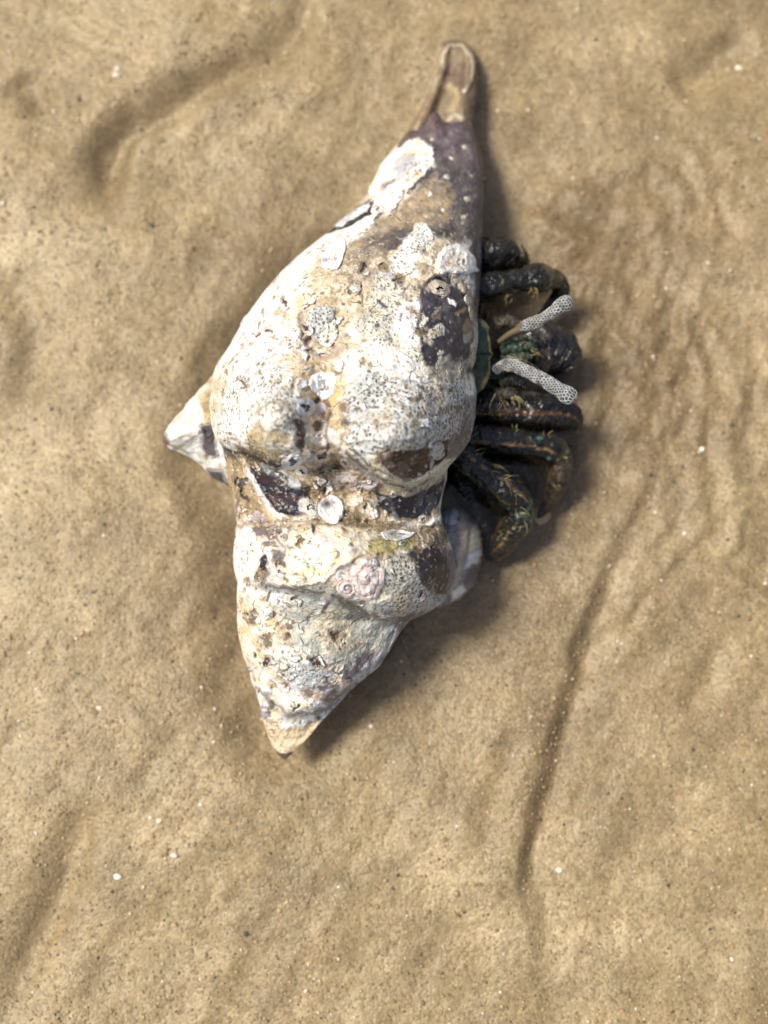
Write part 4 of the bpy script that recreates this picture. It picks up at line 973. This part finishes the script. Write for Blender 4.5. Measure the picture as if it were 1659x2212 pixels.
# body core: front of the carapace and head, one continuous lump hidden partly by the shell
def body_paint(pn, T, a):
    pn.c[:] = BLK * 1.3
    t = sstep(0.0, 0.5, pn.m1)[:, None]; pn.c[:] = pn.c * (1 - t) + BRN * t
    t = sstep(0.25, 0.6, pn.m2)[:, None]; pn.c[:] = pn.c * (1 - t) + np.array((0.05, 0.09, 0.05)) * t
    return 4 * pn.m1 + 2.5 * pn.w1
lobe('body', [(960, 640), (1010, 610), (1060, 640), (1090, 690), (1110, 740), (1118, 790), (1100, 850), (1060, 900), (1000, 930), (950, 900), (930, 780)], 60, 190, crab, M_CRAB, body_paint, thick=70, power=0.55, warp=2, rough=6, nr_=70, na_=180)
# green shield with a scalloped yellow margin
def shield_paint(pn, T, a):
    pn.c[:] = (0.045, 0.075, 0.035)
    t = sstep(-0.2, 0.5, pn.m2)[:, None]; pn.c[:] = pn.c * (1 - t) + np.array((0.10, 0.08, 0.04)) * t
    m = (sstep(0.72, 0.86, T) * sstep(-1.2, -0.3, pn.m1 + 0.6) * (pn.x > 1040))[:, None]; pn.c[:] = pn.c * (1 - m) + np.array((0.42, 0.33, 0.12)) * m
    pn.line([(1035, 763), (1065, 766)], 2, (0.03, 0.03, 0.02), 0.9, up=-3, warp=2)
    return 3 * sstep(0.7, 0.9, T)
lobe('shield', [(985, 700), (1030, 682), (1048, 694), (1057, 706), (1056, 722), (1061, 742), (1060, 752), (1066, 765), (1059, 776), (1060, 800), (1057, 818), (1045, 838), (1028, 856), (985, 850)], 205, 224, crab, M_CRAB, shield_paint, thick=40, power=0.5, warp=0.6, rough=1.5, nr_=50, na_=200)

# upper legs
leg('walking_leg', [(985, 560, 150, 34), (1040, 553, 150, 34), (1082, 548, 150, 32), (1112, 552, 138, 23), (1126, 556, 118, 15), (1128, 575, 90, 12), (1105, 590, 55, 11), (1060, 592, 35, 8)],
    stripes=[(-0.2, 0.30, 0.25, 0.5, (0.30, 0.28, 0.10))], joint=[(0.42, 0.03, (0.26, 0.19, 0.10))], seed=11, knob_=0.13, label='short bent leg furthest up, with an olive joint')
leg('walking_leg', [(985, 630, 165, 26), (1040, 622, 175, 26), (1110, 608, 175, 22), (1162, 600, 167, 27), (1200, 606, 145, 18), (1212, 626, 118, 17), (1198, 655, 90, 15), (1172, 690, 60, 14), (1160, 730, 40, 10), (1163, 765, 22, 5)],
    stripes=[(0.15 + math.pi * 0 , 0.22, 0.05, 0.35, (0.20, 0.17, 0.06))], joint=[(0.37, 0.02, (0.24, 0.19, 0.09)), (0.43, 0.03, (0.12, 0.08, 0.04))], seed=12, knob_=0.10, label='black glossy leg arching over beside the upper eyestalk')
# the claw, a big rounded dark hand with two fingers
claw = leg('claw', [(1040, 790, 110, 30), (1090, 775, 120, 36), (1140, 755, 125, 46), (1185, 755, 120, 50), (1212, 770, 105, 42), (1222, 795, 85, 26), (1205, 815, 65, 15), (1180, 822, 50, 6)],
    seed=13, knob_=0.12, stripes=[(0.4, 0.18, 0.45, 0.8, (0.16, 0.12, 0.05)), (1.8, 0.10, 0.5, 0.7, (0.13, 0.10, 0.08))], label='rounded dark claw between the eyestalks', base=np.array((0.035, 0.027, 0.022)))
leg('claw_finger', [(1205, 745, 110, 20), (1225, 765, 95, 16), (1232, 790, 78, 12), (1222, 815, 60, 7), (1208, 826, 50, 3)], seed=14, parent=claw, knob_=0.12)
# second claw arm low beside the mouth
claw2 = leg('claw', [(990, 878, 140, 34), (1050, 882, 150, 36), (1120, 884, 150, 38), (1190, 888, 140, 36), (1228, 896, 125, 26), (1244, 912, 100, 14), (1238, 930, 80, 6)],
    seed=15, knob_=0.09, stripes=[(1.2, 0.10, 0.05, 0.95, (0.26, 0.12, 0.04)), (2.3, 0.10, 0.1, 0.5, (0.10, 0.08, 0.07))], label='long black claw arm with a beaded rusty row, below the lower eyestalk')
leg('claw_finger', [(1190, 908, 110, 20), (1222, 925, 95, 15), (1232, 940, 80, 8), (1220, 950, 70, 3)], seed=16, parent=claw2, knob_=0.1)
# beads along the rusty row
def bead_row(parent, pts, n, r, c_, z_off=0):
    B = []
    A_ = np.array(pts, float)
    for i in range(n):
        t = i / (n - 1) * (len(A_) - 1); k = min(int(t), len(A_) - 2); q = A_[k] * (1 - (t - k)) + A_[k + 1] * (t - k)
        B.append((q[0] + random.uniform(-1, 1), q[1] + random.uniform(-1, 1), q[2], r * random.uniform(0.7, 1.2)))
    return blobs('bead_row', B, c_, M_CRAB, parent)
ICO_V = None
def ico():
    g = (1 + 5 ** 0.5) / 2
    v = np.array([(-1, g, 0), (1, g, 0), (-1, -g, 0), (1, -g, 0), (0, -1, g), (0, 1, g), (0, -1, -g), (0, 1, -g), (g, 0, -1), (g, 0, 1), (-g, 0, -1), (-g, 0, 1)], float)
    v /= np.linalg.norm(v[0])
    f = np.array([(0, 11, 5), (0, 5, 1), (0, 1, 7), (0, 7, 10), (0, 10, 11), (1, 5, 9), (5, 11, 4), (11, 10, 2), (10, 7, 6), (7, 1, 8), (3, 9, 4), (3, 4, 2), (3, 2, 6), (3, 6, 8), (3, 8, 9), (4, 9, 5), (2, 4, 11), (6, 2, 10), (8, 6, 7), (9, 8, 1)])
    return v, f
def blobs(name, B, c_, mat, parent=None, cols=None, squash=None):
    v, f = ico(); B = np.array(B, float)
    W = P(B[:, 0], B[:, 1], B[:, 2]); sc = B[:, 3] * U
    ax_ = 1 + 0.35 * rng.uniform(-1, 1, (len(B), 1, 3))
    q = rng.uniform(0, 6.28, len(B)); cq, sq = np.cos(q)[:, None], np.sin(q)[:, None]
    vv = v[None] * ax_
    vx = vv[..., 0] * cq - vv[..., 1] * sq; vy = vv[..., 0] * sq + vv[..., 1] * cq
    vv = np.stack([vx, vy, vv[..., 2]], -1) * (1 + 0.14 * rng.uniform(-1, 1, (len(B), 12, 1)))
    V = W[:, None, :] + vv * sc[:, None, None]
    F = (f[None] + 12 * np.arange(len(B))[:, None, None]).reshape(-1, 3)
    cc = np.repeat(np.array(cols), 12, 0) if cols is not None else np.tile(np.array(c_), (len(B) * 12, 1))
    return make_mesh(name, V.reshape(-1, 3), F, mat, parent, cc)
o = bead_row(claw2, [(1030, 893, 186), (1100, 896, 186), (1180, 900, 176), (1215, 905, 160)], 26, 3.6, (0.22, 0.13, 0.06)); o['kind'] = 'stuff'

# lower legs
leg('walking_leg', [(960, 915, 90, 24), (1040, 918, 100, 26), (1120, 924, 100, 27), (1190, 930, 90, 26), (1225, 945, 70, 20), (1230, 985, 40, 14), (1222, 1020, 10, 9)], seed=26, label='added black leg filling the dark gap between the claw arm and the middle striped leg', base=BLK * 0.9)  # extra leg, added low down to keep the gap between limbs black
leg('walking_leg', [(960, 1000, 70, 24), (1050, 1000, 70, 24), (1120, 1005, 60, 22), (1150, 1030, 40, 18), (1150, 1075, 10, 10)], seed=27, label='black leg in shade behind the two striped legs', base=BLK * 0.9)
leg('walking_leg', [(960, 945, 150, 26), (1014, 946, 165, 26), (1080, 950, 172, 26), (1150, 958, 168, 24), (1186, 966, 154, 28), (1213, 990, 125, 21), (1206, 1030, 98, 24), (1194, 1066, 70, 19), (1178, 1096, 40, 12), (1162, 1118, 8, 4)],
    stripes=[(1.05, 0.13, 0.03, 0.46, (0.40, 0.23, 0.10)), (2.6, 0.08, 0.5, 0.95, (0.24, 0.16, 0.06)), (1.6, 0.08, 0.5, 0.95, (0.22, 0.14, 0.05)), (0.7, 0.08, 0.5, 0.95, (0.22, 0.14, 0.05))],
    spots=4, seed=21, joint=[(0.52, 0.035, (0.16, 0.11, 0.05))], tip=(0.5, (0.06, 0.045, 0.025)), label='middle striped leg with a brown knee, bent down to the sand')
leg('walking_leg', [(960, 960, 165, 29), (1000, 990, 178, 31), (1050, 1028, 182, 28), (1092, 1058, 174, 33), (1122, 1085, 150, 26), (1120, 1115, 125, 32), (1106, 1142, 98, 30), (1090, 1168, 72, 27), (1074, 1187, 48, 22), (1060, 1198, 28, 15), (1050, 1203, 10, 4)],
    stripes=[(1.75, 0.11, 0.02, 0.40, (0.42, 0.25, 0.11)), (0.75, 0.07, 0.02, 0.36, (0.26, 0.23, 0.07)), (2.5, 0.09, 0.45, 0.97, (0.34, 0.21, 0.07)), (1.5, 0.09, 0.45, 0.97, (0.34, 0.21, 0.07)), (0.6, 0.09, 0.45, 0.97, (0.30, 0.2, 0.07))],
    spots=16, seed=22, joint=[(0.43, 0.03, (0.15, 0.14, 0.08))], tip=(0.46, (0.055, 0.045, 0.028)), label='lowest leg with orange stripes and turquoise spots at the knee', nl=260, na_=80)
leg('walking_leg', [(980, 1010, 100, 26), (1010, 1060, 95, 28), (1035, 1110, 80, 26), (1055, 1150, 55, 22), (1050, 1190, 30, 14)], seed=23, label='dark leg tucked in behind the lowest leg', base=BLK * 0.8)

# eyestalks sheathed in honeycomb crust
def eyestalk(path, seed, bare, label):
    nl, na_ = 380, 150
    V, T, A, Sx, R = tube_pts(path, nl, na_)
    ncirc = 13
    v_ = Sx / 6.6; u_ = A / (2 * math.pi) * ncirc
    u_ = u_ + 0.25 * fbm(Sx, np.cos(A) * 14, np.sin(A) * 14, 22, 2, seed + 5); v_ = v_ + 0.3 * fbm(Sx, np.cos(A) * 14, np.sin(A) * 14, 22, 2, seed + 6)
    # hexagonal lattice: distance to the two nearest seeds
    best = np.full(len(u_), 9.0); sec = np.full(len(u_), 9.0)
    r0 = np.floor(v_ / 0.866)
    for dr in (-1, 0, 1, 2):
        rr = r0 + dr; off = np.mod(rr, 2) * 0.5
        k0 = np.floor(u_ - off)
        for dk in (-1, 0, 1, 2):
            ki = np.mod(k0 + dk, ncirc).astype(np.int64) + 50; ri = rr.astype(np.int64) + 50
            d = np.hypot(u_ - (k0 + dk + off + 0.34 * (hsh(ki, ri, ki * 0, seed) - 0.5)), v_ - rr * 0.866 - 0.34 * (hsh(ki, ri, ki * 0, seed + 1) - 0.5))
            sec = np.where(d < best, best, np.minimum(sec, d)); best = np.minimum(best, d)
    edge = sec - best
    wall = sstep(0.33, 0.08, edge) * (0.75 + 0.5 * vnoise(Sx / 9, np.cos(A) * 2, np.sin(A) * 2, seed))
    crustm = sstep(bare - 0.05, bare + 0.05, T + 0.05 * fbm(Sx, np.cos(A) * 20, np.sin(A) * 20, 20, 3, seed))
    Wc = V.reshape(nl, na_, 3); ctr = Wc.mean(1, keepdims=True); nrm = (Wc - ctr); nrm /= np.linalg.norm(nrm, axis=2, keepdims=True) + 1e-9
    lump = fbm(Sx, np.cos(A) * 14, np.sin(A) * 14, 18, 2, seed + 7)
    V = V + nrm.reshape(-1, 3) * ((wall * 1.7 + lump * 0.8) * crustm * U)[:, None]
    cell = np.array((0.030, 0.030, 0.034)); wl_ = np.array((0.50, 0.49, 0.45)); bare_c = np.array((0.12, 0.088, 0.045))
    side = sstep(0.3, -0.9, np.sin(A))[:, None]
    wl2 = wl_ * (1 - 0.0 * side)
    c = cell * (1 - wall[:, None]) + wl2 * wall[:, None]
    st = fbm(Sx, np.cos(A) * 20, np.sin(A) * 20, 50, 3, seed + 3)
    m = sstep(0.25, 0.7, st)[:, None] * 0.35 * wall[:, None]; c = c * (1 - m) + np.array((0.42, 0.34, 0.18)) * m
    c = bare_c * (1 - crustm[:, None]) + c * crustm[:, None]
    F = grid_faces(nl, na_, wrap=True); V, F3, c = close_ends(V, F, nl, na_, c)
    o = make_mesh('eyestalk', V, F3, M_CRUST, crab, c); o['label'] = label
    return o
eyestalk([(1078, 738, 215, 5), (1100, 722, 235, 6), (1122, 711, 250, 8), (1136, 705, 258, 11.5), (1155, 697, 266, 12), (1172, 688, 274, 9.5), (1195, 674, 284, 11), (1216, 659, 292, 14.5), (1227, 652, 296, 13), (1233, 648, 298, 8), (1236, 646, 299, 1.5)], 31, 0.27, 'upper eyestalk, slanting up to the right, with a bare brown foot')
eyestalk([(1072, 800, 210, 9), (1085, 790, 225, 10), (1100, 788, 240, 12), (1122, 794, 252, 12), (1150, 808, 262, 11.5), (1178, 824, 272, 12.5), (1205, 840, 282, 13.5), (1226, 853, 290, 16), (1236, 860, 293, 14), (1241, 864, 294, 8), (1243, 866, 294, 1.5)], 32, -0.2, 'lower eyestalk, slanting down to the right, sheathed to its foot')
# head ornaments: green spiny scales, antennae, mouth bristles
leg('mouthpart', [(1085, 755, 175, 10), (1112, 748, 190, 12), (1138, 745, 188, 13), (1152, 755, 180, 9), (1158, 762, 172, 2)], seed=41, base=np.array((0.06, 0.10, 0.06)), knob_=0.30, label='green spiny mouthpart', stripes=[(1.6, 0.3, 0.3, 0.9, (0.14, 0.20, 0.12))])
leg('mouthpart', [(1085, 775, 165, 8), (1115, 770, 178, 11), (1140, 768, 176, 10), (1152, 766, 170, 2)], seed=42, base=np.array((0.07, 0.10, 0.055)), knob_=0.35)
leg('mouthpart', [(1070, 855, 190, 10), (1092, 850, 196, 12), (1112, 855, 190, 9), (1125, 866, 180, 2)], seed=43, base=np.array((0.10, 0.08, 0.06)), knob_=0.35)
leg('mouthpart', [(1070, 700, 185, 12), (1098, 695, 192, 12), (1120, 702, 188, 7), (1132, 712, 178, 2)], seed=44, base=np.array((0.10, 0.075, 0.045)), knob_=0.3)
leg('mouthpart', [(1080, 830, 170, 10), (1105, 820, 176, 12), (1128, 830, 160, 8), (1140, 845, 150, 3)], seed=45, base=np.array((0.05, 0.045, 0.03)), knob_=0.3)

def strands(name, lst, r, c_, parent, mat, nseg=14):
    Vs, Fs, n0 = [], [], 0
    for pth in lst:
        V, *_ = tube_pts([(a_, b_, z_, r * k_) for (a_, b_, z_), k_ in zip(pth, np.linspace(1, 0.3, len(pth)))], nseg, 5)
        Vs.append(V); Fs.append(grid_faces(nseg, 5, wrap=True) + n0); n0 += len(V)
    V = np.concatenate(Vs)
    return make_mesh(name, V, np.concatenate(Fs)[:, ::-1], mat, parent, np.tile(np.array(c_), (len(V), 1)))
hairs = []
def tuft(x, y, z, dx, dy, n, L, spread=0.6):
    for _ in range(n):
        a_ = math.atan2(dy, dx) + random.gauss(0, spread); l = L * random.uniform(0.5, 1.2)
        x0, y0 = x + random.uniform(-8, 8), y + random.uniform(-8, 8)
        hairs.append([(x0, y0, z), (x0 + l * 0.5 * math.cos(a_), y0 + l * 0.5 * math.sin(a_), z + 8), (x0 + l * math.cos(a_ + 0.2), y0 + l * math.sin(a_ + 0.2), z + 2)])
for q in [(1030, 980, 200, 1, -0.8, 3, 30), (1062, 1010, 208, 1, -0.4, 5, 34), (1085, 1032, 208, 1, -0.2, 5, 36), (1108, 1058, 200, 1, 0.3, 4, 34), (1120, 1100, 175, 0.6, 1, 4, 26), (1130, 1130, 150, 0.2, 1, 4, 24), (1090, 1150, 140, -0.6, 1, 3, 20),
          (1110, 930, 190, 0.2, -1, 4, 18), (1180, 945, 180, 0.6, -1, 4, 16), (1210, 985, 150, 1, 0, 4, 18), (1200, 1050, 110, 1, 0.5, 3, 18), (1150, 625, 180, 0.1, 1, 5, 22), (1100, 640, 175, -0.3, 1, 4, 18),
          (1140, 560, 120, 1, 0, 3, 22), (1215, 610, 140, 1, -0.2, 4, 14), (1130, 735, 200, 1, -0.4, 6, 22), (1150, 760, 190, 1, 0.2, 6, 20), (1110, 860, 200, 1, 0.4, 8, 28), (1085, 860, 200, 0, 1, 5, 26), (1120, 700, 200, 1, -0.2, 5, 16)]:
    tuft(*q)
o = strands('bristles', hairs, 1.1, (0.42, 0.32, 0.14), crab, M_CRAB); o['kind'] = 'stuff'
for i_, pth in enumerate([[(1095, 725, 215), (1120, 722, 225), (1150, 730, 215), (1175, 750, 170), (1185, 790, 120)], [(1095, 770, 215), (1130, 778, 215), (1165, 800, 180), (1180, 840, 130)],
                       [(1070, 850, 215), (1058, 880, 215), (1065, 900, 205)], [(1000, 968, 205), (1018, 945, 220), (1034, 932, 225)]]):
    strands('antenna', [pth], 1.8, (0.30, 0.24, 0.11), crab, M_CRAB, 30)

# ------------------------------------------------------------------ small finds and loose grains
def sand_at(px, py):
    x_, y_ = plane_xy(px, py)
    return sand_h(np.atleast_1d(x_).astype(float), np.atleast_1d(y_).astype(float))
def fragment(name, px, py, r, c_, label, cat, zs=0.5, seed=1, group=None):
    h = float(sand_at(px, py)[0])
    na_, nr_ = 28, 14
    t = np.linspace(0, math.pi, nr_)[:, None]; a_ = np.linspace(0, 2 * math.pi, na_, endpoint=False)[None]
    dx, dy, dz_ = np.sin(t) * np.cos(a_), np.sin(t) * np.sin(a_), np.cos(t) * np.ones_like(a_)
    rr = r * (1 + 0.30 * fbm(dx * 3, dy * 3, dz_ * 3, 2.2, 3, seed))
    V = P(px + rr * dx, py + rr * dy * 0.8, h + r * zs * 0.5 + rr * dz_ * zs).reshape(-1, 3)
    o = make_mesh(name, V, grid_faces(nr_, na_, wrap=True), M_GRAIN, None, np.tile(np.array(c_), (len(V), 1)))
    return tag(o, label, cat, group)
fragment('shell_fragment', 253, 1894, 8, (0.9, 0.9, 0.88), 'bright white shell chip on the sand at lower left', 'shell chip', seed=3)
fragment('shell_fragment', 1208, 1880, 7, (0.85, 0.84, 0.82), 'white shell chip just right of the long groove in the sand', 'shell chip', seed=4)
fragment('shell_fragment', 214, 1529, 6, (0.8, 0.74, 0.7), 'pinkish white chip on smooth sand left of the shell apex', 'shell chip', seed=5)
fragment('shell_fragment', 250, 162, 6, (0.8, 0.76, 0.66), 'pale chip on the bank above the curved trough, upper left', 'shell chip', seed=6)
fragment('shell_fragment', 1596, 147, 8, (0.8, 0.76, 0.66), 'pale chip near the upper right corner of the sand', 'shell chip', seed=8)
fragment('shell_fragment', 344, 1773, 6, (0.85, 0.82, 0.76), 'small pale chip above and right of the brightest lower left chip', 'shell chip', seed=9)
fragment('pebble', 1167, 1116, 20, (0.50, 0.42, 0.31), 'pale tan pebble on the sand beside the knee of the lowest leg', 'pebble', zs=0.6, seed=7)
fragment('pebble', 328, 487, 5, (0.05, 0.045, 0.04), 'tiny dark pebble on the sand left of the shell', 'pebble', seed=10)
fragment('pebble', 200, 1278, 5, (0.10, 0.09, 0.07), 'tiny dark pebble left of the second whorl', 'pebble', seed=12)

n = 26000
gx = rng.uniform(-160, 1820, n); gy = rng.uniform(-160, 2380, n)
gh = sand_h(*[v.astype(float) for v in plane_xy(gx, gy)])
kind = rng.uniform(0, 1, n)
gs = rng.lognormal(math.log(2.3), 0.28, n)
gs = np.where(kind > 0.994, gs * 1.25, gs)
cols = np.array((0.36, 0.27, 0.16)) * (1 + 0.35 * rng.uniform(-1, 1, (n, 1))) * (1 + 0.1 * rng.uniform(-1, 1, (n, 3)))
cols = np.where((kind < 0.040)[:, None], np.array((0.06, 0.055, 0.045)), cols)
cols = np.where(((kind > 0.04) & (kind < 0.12))[:, None], np.array((0.24, 0.17, 0.09)), cols)
cols = np.where((kind > 0.93)[:, None], np.array((0.60, 0.52, 0.42)), cols)
cols = np.where((kind > 0.994)[:, None], np.array((0.85, 0.82, 0.78)), cols)
o = blobs('sand_grains', np.stack([gx, gy, gh + gs * 0.15, gs], -1), None, M_GRAIN, None, cols)
o['kind'] = 'stuff'; o['label'] = 'loose pale and dark sand grains'

# ------------------------------------------------------------------ water
wx_ = axis(-400, 2060, 90, 9e5, 40); wy_ = axis(-400, 2620, 110, 9e5, 40)
GX, GY = np.meshgrid(wx_, wy_); xf, yf = GX.ravel(), GY.ravel()
wz = 118 + 1.5 * fbm(xf, yf, 0 * xf, 400, 2, 91)
V = np.stack([(xf - 829.5) * U, -(yf - 1106) * U, wz * U], -1)
water = make_mesh('water', V, grid_faces(len(wy_), len(wx_), flip=True), M_WATER, origin=(0, 0, 125 * U))
water['kind'] = 'structure'; water['label'] = 'thin clear film of sea water over the sand'
